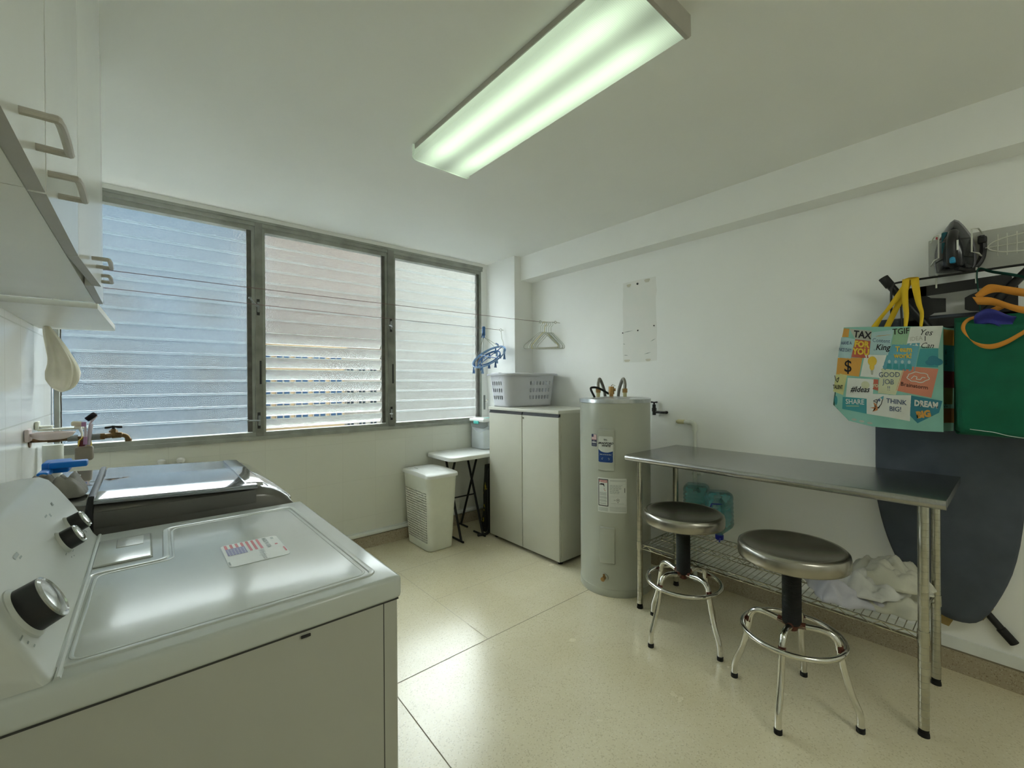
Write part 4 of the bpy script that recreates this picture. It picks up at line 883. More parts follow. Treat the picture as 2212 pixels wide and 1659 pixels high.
# ================================================================== STOOLS
def make_stool(lab, loc, rz):
    t = thing('stool', lab, 'stool', loc, rz, 'steel swivel stools at the work table')
    m = MB(); r = 0.196; z = 0.632
    m.lathe([(0.10, z-0.042), (r-0.012, z-0.050), (r-0.003, z-0.046), (r, z-0.034), (r, z-0.008), (r-0.003, z+0.004), (r-0.012, z+0.011), (r-0.024, z+0.010), (r-0.040, z+0.004), (r*0.55, z-0.006), (r*0.25, z-0.011), (0.001, z-0.012)], 72, 0)
    m.build('seat', STEELS, t, world=False, angle=60)
    m = MB(); m.cyl((0, 0, z-0.052), (0, 0, z-0.041), 0.10); m.build('seat_plate', BLACKM, t, world=False)
    m = MB(); prof = [(0.033, 0.325)]
    for i in range(46):
        zz_ = 0.33+i*0.0055; prof += [(0.0325, zz_), (0.0345, zz_+0.0018), (0.0325, zz_+0.0036)]
    prof += [(0.034, z-0.048)]
    m.lathe(prof, 28, 0); m.build('post', RUBBER, t, world=False, angle=60)
    m = MB(); m.lathe([(0.012, 0.295), (0.020, 0.30), (0.024, 0.312), (0.030, 0.322), (0.030, 0.338)], 20, 0); m.build('hub', RUST, t, world=False)
    m = MB(); m.tube([(0.178*math.cos(2*PI*i/64), 0.178*math.sin(2*PI*i/64), 0.284) for i in range(64)], 0.0100, 10, closed=True); m.build('foot_ring', CHROME, t, world=False, angle=80)
    for k in range(4):
        a = PI/2*k+PI/4; c_, s_ = math.cos(a), math.sin(a)
        pr = [(0.020, 0.322), (0.06, 0.328), (0.100, 0.334), (0.132, 0.328), (0.150, 0.308), (0.158, 0.27), (0.172, 0.20), (0.192, 0.13), (0.212, 0.08), (0.218, 0.055), (0.219, 0.02)]
        pts = bez([(x*c_, x*s_, zz_) for x, zz_ in pr], 4); K = len(pts)
        m = MB(); m.tube(pts, 0.0124, 12, 0)
        lg = m.build('leg', CHROME, t, world=False, angle=80)
        m = MB(); m.cyl((0.219*c_, 0.219*s_, 0), (0.219*c_, 0.219*s_, 0.016), 0.0142); m.build('foot', RUBBER, lg, world=False)
        m = MB(); m.tube([(0.021*c_, 0.021*s_, 0.322), (0.050*c_, 0.050*s_, 0.327)], 0.0128, 10); m.build('rust_patch', RUST, lg, world=False)
        m = MB(); m.tube([(0.1555*c_, 0.1555*s_, 0.296), (0.158*c_, 0.158*s_, 0.272)], 0.0128, 10); m.build('rust_patch', RUST, lg, world=False)
    return t
st1 = make_stool('steel swivel stool in front of the table, nearest the camera', (2.003, 0.601, 0), math.atan2(0.581-0.601, 1.778-2.003)-PI/4)
def copy_thing(o, loc, rz, lab):
    c = copy_tree(o); c.location = loc; c.rotation_euler = (0, 0, rz); c['label'] = lab; return c
copy_thing(st1, (2.108, 1.122, 0), math.atan2(1.180-1.122, 1.897-2.108)-PI/4, 'steel swivel stool between the water heater and the nearer stool')

# ================================================================== HAMPER
t = thing('laundry_hamper', 'tall cream plastic laundry hamper with a lid under the window', 'hamper', (1.770, 3.125, 0))
HZ = 0.575
def hf(u, v):
    k = v**0.9; x, y = perim(u, 0.112+0.022*k, 0.182+0.036*k, 0.05); return Vector((x, y, 0.004+HZ*v))
NU2, NV2 = 60, 30
def hholes(i, j):
    x, y = perim((i+0.5)/NU2, 0.122, 0.19, 0.05)
    if x < -0.107 and abs(y) < 0.165 and 3 <= j <= 23: return (0.33, 0.33)
    return None
b_ = holed(hf, NU2, NV2, hholes); b_.build('bin', PLC, t, world=False, angle=60, solid=0.0025)
m = MB(); m.poly([hf(i/40, 0) for i in range(40)]); m.build('base', PLC, t, world=False, solid=0.003)
m = MB()
def lidf(u, v):
    a, b = 2*u-1, 2*v-1; 
    return None
rings = []
for k, z in ((0.0, HZ+0.000), (0.0, HZ+0.018), (-0.004, HZ+0.024), (-0.03, HZ+0.030), (-0.07, HZ+0.036), (-0.11, HZ+0.038)):
    rings.append([Vector((*perim(i/56, 0.143+k, 0.232+k, max(0.012, 0.045+k*0.3)), z+(0.010*math.cos(PI*perim(i/56, 0.143, 0.232, 0.04)[1]/0.444) if z > HZ+0.02 else 0.0))) for i in range(56)])
vs = [p for r_ in rings for p in r_]; m.add(vs, [(j*56+i, j*56+(i+1) % 56, (j+1)*56+(i+1) % 56, (j+1)*56+i) for j in range(5) for i in range(56)]+[tuple(range(56)), tuple(5*56+i for i in range(56))], 0, True)
lo = m.build('lid', PLW, t, world=False, angle=45)
m = MB(); m.add([Vector((-0.085+0.018*math.cos(a)*0.8, 0.04+0.060*math.sin(a), HZ+0.0425)) for a in [PI/2+PI*i/12 for i in range(13)]], [tuple(range(13))]); m.build('grip', mat('painted_recess_shade', (0.50, 0.51, 0.46), 0.5), lo, world=False)  # flat patch, darker than the lid, painting the shade of a grip recess

# ================================================================== FOLDING TABLE + BOX + BLACK BAG
t = thing('folding_table', 'small white folding table with crossed black legs between hamper and cabinet', 'table', (2.15, 3.16, 0))
m = MB(); P = rrect(1.868, 2.42, 2.955, 3.368, 0.055, 6)
cx_, cy_2 = 2.144, 3.16
def sc_(p, k): return (cx_+(p[0]-cx_)*k, cy_2+(p[1]-cy_2)*k)
rg = [(0.97, 0.668), (1.0, 0.672), (1.0, 0.694), (0.992, 0.700), (0.975, 0.702)]
n = len(P); vs = [(*sc_(p, k), z) for k, z in rg for p in P]; m.add(vs, [(j*n+i, j*n+(i+1) % n, (j+1)*n+(i+1) % n, (j+1)*n+i) for j in range(4) for i in range(n)]+[tuple(range(n)), tuple(4*n+i for i in range(n))], 0, True)
m.build('table_top', PLW, t, angle=45)
for x, dy in ((1.968, 0.0), (2.19, 0.0)):
    m = MB(); m.tube([(x, 2.935, 0.010), (x, 3.10, 0.010)], 0.009, 8); m.tube([(x, 2.965, 0.012), (x+0.012, 3.22, 0.668)], 0.0095, 8, flat=(1.2, 0.8)); m.build('leg', BLACKM, t)
    m = MB(); m.tube([(x+0.02, 3.23, 0.010), (x+0.02, 3.352, 0.010)], 0.009, 8); m.tube([(x+0.02, 3.33, 0.012), (x+0.008, 3.06, 0.668)], 0.0095, 8, flat=(1.2, 0.8)); m.build('leg', BLACKM, t)
m = MB(); m.tube([(1.974, 3.09, 0.34), (2.196, 3.09, 0.34)], 0.006, 8); m.build('cross_bar', BLACKM, t)
t = thing('detergent_box', 'clear lidded plastic box of white powder on the folding table', 'container', (2.43, 3.24, 0.702))
bx0, bx1, by0, by1, bz = 2.325, 2.53, 3.135, 3.345, 0.703
m = MB(); m.rbox(((bx0+bx1)/2, (by0+by1)/2, bz+0.125), (bx1-bx0-0.006, by1-by0-0.006, 0.25), 0.012); m.build('tub', CLEAR, t)
m = MB()
def pw(u, v):
    a = u; x, y = perim(a, (bx1-bx0)/2-0.008, (by1-by0)/2-0.008, 0.012); h = 0.165+0.02*noise.noise(Vector((x*14, y*14, 1)))+0.022*math.sin(a*19)
    return Vector(((bx0+bx1)/2+x, (by0+by1)/2+y, bz+0.004+h*v))
m.grid(pw, 60, 6, wrap=True); m.poly([pw(i/60, 1) for i in range(60)]); m.build('powder', POWDER, t, angle=180)
m = MB(); m.rbox(((bx0+bx1)/2, (by0+by1)/2, bz+0.262), (bx1-bx0+0.010, by1-by0+0.010, 0.026), 0.008); m.rbox(((bx0+bx1)/2, (by0+by1)/2, bz+0.274), (bx1-bx0-0.04, by1-by0-0.04, 0.014), 0.006); lo = m.build('lid', PLW, t)
m = MB(); m.rbox((bx0-0.007, (by0+by1)/2-0.005, bz+0.244), (0.010, 0.075, 0.028), 0.003); m.build('clip', TEAL, lo)
m = MB(); m.rbox(((bx0+bx1)/2+0.01, (by0+by1)/2-0.05, bz+0.2805), (0.10, 0.05, 0.006), 0.002); m.build('clip', TEAL, lo)
t = thing('black_bag', 'black and yellow patterned bag standing behind the beige cabinet', 'bag', (2.335, 3.03, 0))
m = MB()
def bb(u, v):
    x, y = perim(u, 0.10*(1-0.25*v), 0.07*(1-0.4*v), 0.04*(1-0.3*v)); k = 1+0.10*noise.noise(Vector((x*12, y*12, v*4)))
    return Vector((2.365+x*k, 3.05+y*k, 0.002+0.58*v))
m.grid(bb, 40, 18, wrap=True); m.poly([bb(i/40, 1) for i in range(40)]); m.poly([bb(i/40, 0) for i in range(40)])
bagm = mat('black_yellow_print', (0.012, 0.012, 0.012), 0.7, scale=22, col2=(0.40, 0.32, 0.03))
for nd_ in bagm.node_tree.nodes:
    if nd_.type == 'VALTORGB': nd_.color_ramp.elements[0].position = 0.36; nd_.color_ramp.elements[1].position = 0.39
m.build('body', bagm, t, angle=180)
m = MB(); m.tube(bez([(2.29, 3.0, 0.56), (2.27, 2.99, 0.48), (2.262, 2.975, 0.25), (2.255, 2.97, 0.03), (2.15, 2.985, 0.012)]), 0.012, 8); m.build('strap', BLACK, t)

# ================================================================== JUGS ON THE WIRE SHELF
def jug(lab, loc, rz, lean, cap_):
    t = thing('water_jug', lab, 'jug', loc, rz, 'teal jugs upside down on the wire shelf')
    Lm = Matrix.Rotation(lean, 4, 'Y')
    def g(u, v):
        # upside down: neck at the bottom (v=0), flat base on top (v=1)
        pr = [(0, 0.018), (0.07, 0.020), (0.10, 0.030), (0.24, 0.066), (0.32, 0.073), (0.9, 0.073), (0.965, 0.068), (1.0, 0.055)]
        for (v0, r0), (v1, r1) in zip(pr, pr[1:]):
            if v <= v1+1e-9: r_ = r0+(r1-r0)*(v-v0)/(v1-v0); break
        rib = 1-0.03*(0.5+0.5*math.cos(v*70))*(0.35 < v < 0.85)
        x, y = perim(u, r_*rib, r_*rib, r_*0.45)
        return Lm @ Vector((x, y, 0.018+0.262*v))
    m = MB(); m.grid(g, 40, 44, wrap=True); m.poly([g(i/40, 1) for i in range(40)]); m.build('bottle', JUG, t, world=False, angle=60)
    m = MB(); m.tube([Lm @ Vector(p) for p in bez([(-0.070, 0, 0.235), (-0.098, 0, 0.225), (-0.104, 0, 0.17), (-0.092, 0, 0.11), (-0.058, 0, 0.085)])], 0.011, 8, flat=(1.3, 0.8)); m.build('handle', JUG, t, world=False)
    if cap_:
        m = MB(); m.lathe([(0.020, 0.0), (0.023, 0.004), (0.023, 0.026), (0.020, 0.030)], 20); m.tube([(-0.02, 0, 0.012), (-0.05, 0.01, 0.006), (-0.062, 0.012, 0.008)], 0.005, 6); m.build('cap', DKBLUE, t, world=False)
    return t
jz = SZ+0.0065
jug('teal jug upside down with a blue cap, nearer one on the wire shelf', (2.575, 1.145, jz), R(35), R(6), True)
jug('teal square bottomed jug upside down by the back leg of the table', (2.655, 1.325, jz), R(200), R(-3), False)
t = thing('bottle_label', 'royal blue plastic strip looped on the nearer teal jug handle', 'strip', (2.50, 1.16, 0.58))
m = MB(); m.tube([(2.502, 1.17, 0.56), (2.498, 1.155, 0.60), (2.515, 1.10, 0.605)], 0.007, 6, flat=(1.6, 0.5)); m.build('band', DKBLUE, t)

# ================================================================== CLOTHS ON THE WIRE SHELF
cz = SZ+0.007
crumple('folded_cloth', 2.40, 0.36, cz, 0.33, 0.20, 0.055, 4.0, CLOTHG, 'flat greyish cream cloth at the bottom of the pile on the wire shelf', 'cloth', 'cloths piled on the wire shelf', rz=0.1)
crumple('folded_cloth', 2.33, 0.50, cz, 0.30, 0.25, 0.105, 1.0, CLOTHL, 'lilac white crumpled cloth at the far side of the pile', 'cloth', 'cloths piled on the wire shelf', rz=0.5)
crumple('folded_cloth', 2.37, 0.405, cz+0.035, 0.26, 0.20, 0.085, 7.5, CLOTHW, 'white crumpled cloth in the middle of the pile on the wire shelf', 'cloth', 'cloths piled on the wire shelf', rz=-0.3)
crumple('folded_cloth', 2.475, 0.365, cz+0.060, 0.26, 0.27, 0.115, 11.0, CLOTHG, 'cream towel heaped on top of the pile against the table leg', 'cloth', 'cloths piled on the wire shelf', rz=0.25)

# ================================================================== RIGHT WALL: PIPES, MARKS
t = thing('wall_valve', 'small black shut off valve on the wall right of the water heater', 'valve', (XR, 1.645, 1.10))
m = MB(); m.cyl((XR, 1.595, 1.095), (XR-0.012, 1.595, 1.095), 0.010); m.tube(bez([(XR-0.01, 1.597, 1.095), (XR-0.03, 1.61, 1.095), (XR-0.03, 1.64, 1.096), (XR-0.03, 1.675, 1.095)]), 0.0085, 8); m.cyl((XR-0.03, 1.676, 1.075), (XR-0.03, 1.676, 1.15), 0.012); m.cyl((XR-0.03, 1.676, 1.10), (XR-0.03, 1.676, 1.125), 0.016, n=6); m.build('valve_body', BLACKM, t)
m = MB(); m.cyl((XR-0.03, 1.676, 1.15), (XR-0.03, 1.676, 1.165), 0.006); m.tube([(XR-0.03, 1.70, 1.166), (XR-0.03, 1.676, 1.164), (XR-0.03, 1.652, 1.166)], [0.006, 0.004, 0.006], 8); m.build('handle', BLACKM, t)
t = thing('wall_pipe', 'white plastic pipe with an elbow rising on the wall behind the steel table', 'pipe', (XR-0.03, 1.38, 0))
m = MB(); m.tube([(XR-0.03, 1.38, 0.0), (XR-0.03, 1.38, 1.015)]+arc((XR-0.03, 1.405, 1.015), 0.025, PI, PI/2, 6, (0, 1, 0), (0, 0, 1))+[(XR-0.03, 1.455, 1.040)], 0.0125, 14); m.build('pipe', PVC, t)
m = MB(); m.tube([(XR-0.03, 1.38, 0.985), (XR-0.03, 1.38, 1.012)]+arc((XR-0.03, 1.405, 1.015), 0.025, PI, PI/2, 6, (0, 1, 0), (0, 0, 1))+[(XR-0.03, 1.425, 1.040)], 0.0165, 14); m.build('elbow', PVC, t)
m = MB(); m.cyl((XR-0.03, 1.45, 1.04), (XR-0.03, 1.497, 1.04), 0.0145, n=12); m.cyl((XR-0.03, 1.495, 1.04), (XR-0.03, 1.507, 1.04), 0.009); m.build('plug', YELW, t)
m = MB(); m.rbox((XR-0.012, 1.38, 0.70), (0.024, 0.05, 0.012), 0.003); m.build('clamp', PVC, t)
m = MB()
def wq(y0, z0, y1, z1, mi, d=0.0006): m.poly([(XR-d, y0, z0), (XR-d, y1, z0), (XR-d, y1, z1), (XR-d, y0, z1)], mi)
random.seed(11)
L_ = [(1.955-0.285*0+random.uniform(-.004, .004), 1.46+0.6*i/12) for i in range(13)]; Rr = [(1.672+random.uniform(-.005, .005), 2.062-0.6*i/12) for i in range(13)]
m.poly([(XR-0.0005, y, z) for y, z in L_+[(1.80, 2.064)]+Rr+[(1.80, 1.455)]], 0)
for y, z, a, b in ((1.90, 2.035, 0.018, 0.014), (1.745, 2.045, 0.022, 0.016), (1.92, 1.470, 0.025, 0.012), (1.74, 1.468, 0.02, 0.012)):
    m.poly([(XR-0.0009, y+a*(1+0.2*math.sin(3*t_))*math.cos(t_), z+b*(1+0.25*math.cos(2*t_))*math.sin(t_)) for t_ in [2*PI*i/16 for i in range(16)]], 1)
for y, z, l_, s_ in ((1.93, 1.512, 0.022, -0.003), (1.745, 1.518, 0.030, 0.006), (1.70, 1.61, 0.022, 0.010), (1.945, 1.598, 0.012, -0.003), (1.91, 1.69, 0.045, 0.004)):
    m.poly([(XR-0.0012, y+l_, z-s_), (XR-0.0012, y, z+0.0025), (XR-0.0012, y-l_, z+s_), (XR-0.0012, y, z-0.0025)], 2)
pm_ = m.build('poster_mark', [PATCH, STAIN, GINK]); tag(pm_, 'faint tall rectangle of bare paint with tape stains on the right wall', 'wall mark')
for y, z, r_, lab in ((1.824, 2.035, 0.0085, 'largest black pin at the top of the faint wall mark'), (1.955, 1.683, 0.0045, 'small pin at the left edge of the faint wall mark'), (1.823, 1.690, 0.0055, 'small pin in the middle of the faint wall mark'), (1.690, 1.712, 0.005, 'small pin at the right edge of the faint wall mark')):
    m = MB(); m.lathe([(r_*0.5, 0), (r_, 0.003), (r_*0.8, 0.007), (0.0005, 0.009)], 12, 0, (XR-0.0005, y, z), Matrix.Rotation(-PI/2, 3, 'Y')); tag(m.build('pin', BLACK), lab, 'pin', 'pins in the wall mark')

# ================================================================== CLOTHES LINES, HOOKS, HANGERS
def eye(lab, base, d, r=0.011, L_=0.022):
    d = Vector(d).normalized(); b = Vector(base); m = MB(); m.cyl(b, b+d*L_, 0.0028)
    c = b+d*(L_+r); s_ = Vector((0, 0, 1)); m.tube([c-d*r*math.cos(a)+s_*r*math.sin(a) for a in [2*PI*i/18 for i in range(18)]], 0.0026, 6, closed=True)
    tag(m.build('screw_eye', CHROMEW), lab, 'hook', 'screw eyes in the wall'); return c
ea = eye('screw eye on the side of the column holding the lower clothes line', (2.557, 3.12, 1.80), (-1, 0, 0))
eb = eye('screw eye in the right wall at the left end of the hanger rod', (XR, 2.80, 1.858), (-1, 0, 0), L_=0.045)
ec = eye('screw eye in the right wall at the right end of the hanger rod', (XR, 2.612, 1.832), (-1, 0, 0), L_=0.045)
def line(lab, a, b, sag):
    P = [Vector(a).lerp(Vector(b), i/24)-Vector((0, 0, sag*4*(i/24)*(1-i/24))) for i in range(25)]
    m = MB(); m.tube(P, 0.0017, 6); tag(m.build('clothes_line', WIRE), lab, 'clothes line', 'clothes lines across the window')
line('lower dark clothes line strung across the windows', (XL, 3.12, 1.826), (ea.x-0.008, 3.12, 1.80), 0.004)
line('upper dark clothes line strung across the windows', (XL, 2.83, 1.862), (eb.x-0.008, 2.80, 1.858), 0.004)
m = MB(); m.tube([eb+Vector((-0.01, 0, 0)), ec+Vector((-0.01, 0.0, 0))], 0.0032, 8); tag(m.build('hanger_rod', CHROMEW), 'short wire rod between two screw eyes holding the hangers', 'rod')
def hanger(lab, y, x, z, rz, mt, r=0.0034, wd=0.2, tilt=0.0):
    t = thing('clothes_hanger', lab, 'hanger', (x, y, z), rz, 'white hangers on the wall rod')
    m = MB(); m.tube([(wd*0.98, 0, -0.225), (wd, 0, -0.210), (wd*0.93, 0, -0.192), (0.02, 0, -0.095), (0, 0, -0.088), (-0.02, 0, -0.095), (-wd*0.93, 0, -0.192), (-wd, 0, -0.210), (-wd*0.98, 0, -0.225), (-wd*0.9, 0, -0.230), (wd*0.9, 0, -0.230)], r, 8, closed=True); m.build('frame', mt, t, world=False, angle=80)
    m = MB(); m.tube([(0, 0, -0.088), (0, 0, -0.045)]+arc((0, 0, -0.016), 0.019, -PI*0.45, PI*0.95, 10), r*0.75, 8); m.build('hook', mt, t, world=False)
    return t
rods = [(2.800, 'hindmost white wire hanger, tilted left of the bunch', R(-68), WHITEW, 0.0025, 0.18), (2.775, 'thin white wire hanger just left of the yellowed one', R(-38), WHITEW, 0.0026, 0.175), (2.750, 'yellowed plastic hanger in the middle of the bunch', R(-44), YELW, 0.0042, 0.17),
        (2.728, 'thick white plastic hanger in front of the yellowed one', R(-40), WHITEW, 0.0044, 0.165), (2.700, 'white hanger with its hook over the right part of the rod', R(-46), WHITEW, 0.0036, 0.175), (2.672, 'rightmost white hanger next to the right screw eye', R(-50), WHITEW, 0.0030, 0.17)]
for y, lab, rz, mt, r_, wd in rods: hanger(lab, y-0.030, 2.699, 1.842+(y-2.74)*0.14, rz-R(6), mt, r_*1.15, wd*0.70 if rz > R(-60) else wd*1.0)

# ================================================================== BLUE SOCK DRYER
sc = Vector((2.372, 3.10, 1.545)); sxv = Vector((0.80, 0.0, 0.52)).normalized(); syv = Vector((-0.10, 0.98, 0.16)).normalized()
t = thing('sock_dryer', 'blue oval clip hanger dangling from the lower clothes line', 'clip hanger', (2.325, 3.12, 1.80))
def ov(a, k=1.0, d=0.0): return sc+sxv*0.182*k*math.cos(a)+syv*0.125*k*math.sin(a)+Vector((0, 0, d))
m = MB(); m.tube([ov(2*PI*i/48) for i in range(48)], 0.0075, 8, closed=True, flat=(1.3, 0.6)); m.build('outer_ring', LBLUE2, t, angle=80)
m = MB(); m.tube([ov(2*PI*i/40, 0.66, -0.010) for i in range(40)], 0.006, 8, closed=True, flat=(1.3, 0.6)); m.tube([ov(0), ov(PI)], 0.004, 6); m.tube([ov(PI/2), ov(-PI/2)], 0.004, 6); m.build('inner_ring', LBLUE, t, angle=80)
hk = Vector((2.325, 3.12, 1.725))
for a in (0.5, PI-0.5, PI+0.5, -0.5):
    m = MB(); m.tube([hk, ov(a, 0.9)], 0.0022, 6); m.build('cord', CHROMEW, t)
m = MB(); m.rbox((2.325, 3.12, 1.775), (0.030, 0.020, 0.085), 0.008); m.tube([(2.312, 3.118, 1.76), (2.300, 3.116, 1.715)], 0.005, 6); m.tube([(2.328, 3.12, 1.745), (2.326, 3.12, 1.715)], 0.009, 8); m.build('clamp', LBLUE, t)
for i in range(16):
    a = 2*PI*(i+0.4)/16; k = 1.0 if i % 2 else 0.66; p = ov(a, k, -0.006)
    m = MB(); m.tube([p, p+Vector((0.010, 0.003, -0.054))], 0.0045, 6, flat=(1.4, 0.6)); m.tube([p, p+Vector((-0.011, -0.003, -0.054))], 0.0045, 6, flat=(1.4, 0.6)); m.build('peg', LBLUE if i % 3 else LBLUE2, t)
m = MB(); m.tube([tuple(ov(0.35)+Vector((0, 0, -0.004))), tuple(ov(0.35)+Vector((-0.005, 0, 0.022))), tuple(ov(0.35)+Vector((-0.03, 0, 0.030)))], 0.006, 6); m.build('peg', LBLUE, t)
m = MB(); q0 = ov(0.0); m.tube(bez([(ea.x, 3.12, ea.z-0.008), (ea.x+0.004, 3.115, ea.z-0.05), (ea.x+0.004, 3.11, ea.z-0.08), (q0.x+0.010, q0.y, q0.z+0.04), (q0.x+0.012, q0.y, q0.z+0.015), tuple(q0)]), 0.0024, 6)
tag(m.build('wire_hook', CHROMEW), 'bent wire hooking the blue clip hanger to the screw eye on the column', 'wire')

# ================================================================== IRONING BOARD on the wall
t = thing('ironing_board', 'folded ironing board with slate blue cover hanging nose down on the wall', 'ironing board', (2.70, 0.2, 0.25))
pl = [(0.445, 1.60), (0.450, 1.20), (0.450, 0.82), (0.440, 0.70), (0.408, 0.56), (0.363, 0.443), (0.300, 0.325), (0.235, 0.268), (0.160, 0.255), (0.100, 0.290), (0.045, 0.415), (0.005, 0.57), (-0.018, 0.80), (-0.030, 1.20), (-0.030, 1.60)]
pl2 = [(p.x, p.y) for p in bez([Vector((a, b, 0)) for a, b in pl], 3)]
m = MB(); cx2, cz2 = 0.21, 0.95
def scp(k): return [(((y-cx2)*k+cx2)*1.013, 1.31+((z-cz2)*k+cz2-1.31)*1.013) for y, z in pl2]
vs, n = [], len(pl2)
for x, k in ((2.748, 0.97), (2.744, 0.995), (2.736, 1.0), (2.726, 0.99), (2.722, 0.96)): vs += [(x, y, z) for y, z in scp(k)]
m.add(vs, [(j*n+i, j*n+(i+1) % n, (j+1)*n+(i+1) % n, (j+1)*n+i) for j in range(4) for i in range(n)]+[tuple(range(n)), tuple(4*n+i for i in range(n))], 0, True); m.build('cover', BOARD, t, angle=50)
m = MB(); m.prism([(0.29, 0.345), (0.235, 0.205), (0.205, 0.20), (0.16, 0.31)], 2.752, 2.757, lambda u, v, q: (q, u, v)); m.prism([(0.16, 0.31), (0.10, 0.27), (0.07, 0.33), (0.08, 0.40)], 2.752, 2.757, lambda u, v, q: (q, u, v)); m.build('underside', MUSTARD, t)
m = MB(); m.tube([(2.764, 0.42, 0.70), (2.764, 0.13, 0.355), (2.764, 0.020, 0.215)], 0.014, 12); lg = m.build('leg', BLACKM, t)
m = MB(); m.cyl((2.762, 0.050, 0.252), (2.762, 0.012, 0.205), 0.0165); m.build('foot', RUBBER, lg)
m = MB(); m.tube([(2.688, 0.412, 1.79), (2.695, 0.335, 1.662), (2.700, 0.17, 1.40)], 0.016, 12); lg = m.build('leg', BLACKM, t)
m = MB(); m.cyl((2.687, 0.418, 1.80), (2.690, 0.392, 1.756), 0.0195); m.build('foot', RUBBER, lg)
m = MB(); m.tube([(2.69, -0.06, 1.79), (2.695, 0.03, 1.68), (2.70, 0.14, 1.52)], 0.016, 12); m.build('leg', BLACKM, t)
m = MB(); m.tube(bez([(2.665, 0.384, 1.545), (2.665, 0.386, 1.70), (2.665, 0.380, 1.752), (2.668, 0.345, 1.765), (2.668, 0.15, 1.767), (2.668, -0.02, 1.768), (2.668, -0.12, 1.76)]), 0.0048, 8); m.tube([(2.665, 0.348, 1.54), (2.665, 0.352, 1.695), (2.665, 0.372, 1.705)], 0.004, 8); m.tube([(2.668, 0.31, 1.766), (2.672, 0.31, 1.73)], 0.004, 8); m.build('wire_brace', BLACKM, t)
# black moulded plate with a window in it
m = MB(); fyz = lambda u, v, q: (q, u, v)
for P_ in ([(0.335, 1.735), (0.335, 1.690), (0.10, 1.700), (0.04, 1.665), (0.01, 1.70), (0.02, 1.745)], [(0.345, 1.735), (0.345, 1.55), (0.262, 1.55), (0.262, 1.60), (0.245, 1.612), (0.208, 1.612), (0.208, 1.672), (0.255, 1.680), (0.270, 1.692), (0.270, 1.735)],
           [(0.345, 1.585), (0.345, 1.545), (0.0, 1.545), (0.0, 1.590)], [(0.075, 1.70), (0.135, 1.675), (0.150, 1.665), (0.150, 1.615), (0.135, 1.607), (0.09, 1.600), (0.09, 1.56), (0.0, 1.56), (0.0, 1.70)]):
    m.prism(P_, 2.700, 2.712, fyz)
m.build('rest_plate', BLACK, t)

# ================================================================== IRON + WALL RACK
t = thing('iron_rack', 'white wire and clear plastic iron rack on the right wall', 'rack', (XR, 0.07, 1.86))
m = MB(); m.rbox((XR-0.005, 0.06, 1.873), (0.010, 0.42, 0.165), 0.004); m.build('back_plate', mat('pale_clear_plastic', (0.66, 0.67, 0.62), 0.2, alpha=0.55), t)
m = MB()
def rect3(y0, y1, z0, z1, x): return [(x, y0, z0), (x, y0, z1), (x, y1, z1), (x, y1, z0)]
m.tube([(XR-0.01, 0.262, 1.945), (2.665, 0.240, 1.945), (2.640, 0.225, 1.942), (2.640, 0.225, 1.842), (2.665, 0.240, 1.840), (XR-0.01, 0.262, 1.838)], 0.0028, 8)
m.tube([(XR-0.01, 0.100, 1.945), (2.665, 0.108, 1.945), (2.640, 0.126, 1.942), (2.640, 0.126, 1.846), (2.665, 0.108, 1.842), (XR-0.01, 0.100, 1.842)], 0.0028, 8)
m.build('iron_bracket', WHITEW, t)
m = MB()
P_ = [(2.715+0.0*a, -0.035+0.118*math.cos(a), 1.870+0.036*math.sin(a)) for a in [2*PI*i/36 for i in range(36)]]
m.tube(P_, 0.0024, 8, closed=True); m.tube([(2.700, y, z-0.004) for x, y, z in P_], 0.0022, 8, closed=True)
for i in range(8):
    y = 0.055-i*0.026; m.tube([(2.712, y, 1.825), (2.705, y, 1.915)], 0.002, 6)
m.tube([(XR-0.01, 0.075, 1.87), (2.715, 0.083, 1.87)], 0.0024, 6); m.tube([(XR-0.01, -0.14, 1.87), (2.715, -0.15, 1.87)], 0.0024, 6); m.tube([(2.712, 0.09, 1.868), (2.712, -0.16, 1.868)], 0.002, 6); m.build('basket_wires', WHITEW, t)
for y in (0.237, 0.116):
    m = MB(); m.tube([(2.72, y, 1.792), (2.715, y, 1.772), (2.700, y, 1.765), (2.692, y, 1.735), (2.690, y, 1.72)], 0.0032, 8); m.build('hook', WHITEW, t)
t = thing('iron', 'black and teal steam iron standing tip up in the white rack', 'iron', (2.72, 0.182, 1.80))
def soleo(k): 
    P0 = [(0.060, 0.0), (0.066, 0.05), (0.062, 0.11), (0.040, 0.175), (0.0, 0.232), (-0.040, 0.175), (-0.062, 0.11), (-0.066, 0.05), (-0.060, 0.0), (-0.03, -0.006), (0.03, -0.006)]
    Q_ = bez([Vector((a*k, b*(0.5+0.5*k)+0.006*(1-k), 0)) for a, b in P0+[P0[0]]], 3); return [(p.x, p.y) for p in Q_[:-1]]
iy, iz = 0.182, 1.786
m = MB(); m.prism(soleo(1.0), XR-0.030, XR-0.022, lambda u, v, q: (q, iy+u, iz+v)); m.build('soleplate', CHROME, t)
m = MB(); rg = [(1.0, XR-0.031), (0.99, XR-0.050), (0.93, XR-0.066)]; S0 = soleo(1); n = len(S0); vs = []
for k, x in rg: vs += [(x, iy+u*k, iz+0.004+v*k) for u, v in S0]
m.add(vs, [(j*n+i, j*n+(i+1) % n, (j+1)*n+(i+1) % n, (j+1)*n+i) for j in range(2) for i in range(n)]+[tuple(range(n)), tuple(2*n+i for i in range(n))], 0, True); m.build('skirt', mat('grey_iron_plastic', (0.22, 0.22, 0.24), 0.2), t, angle=50)
m = MB(); vs = []; rg = [(0.90, XR-0.066, 0), (0.80, XR-0.085, 0), (0.66, XR-0.105, 0.004), (0.50, XR-0.122, 0.008), (0.34, XR-0.130, 0.012)]
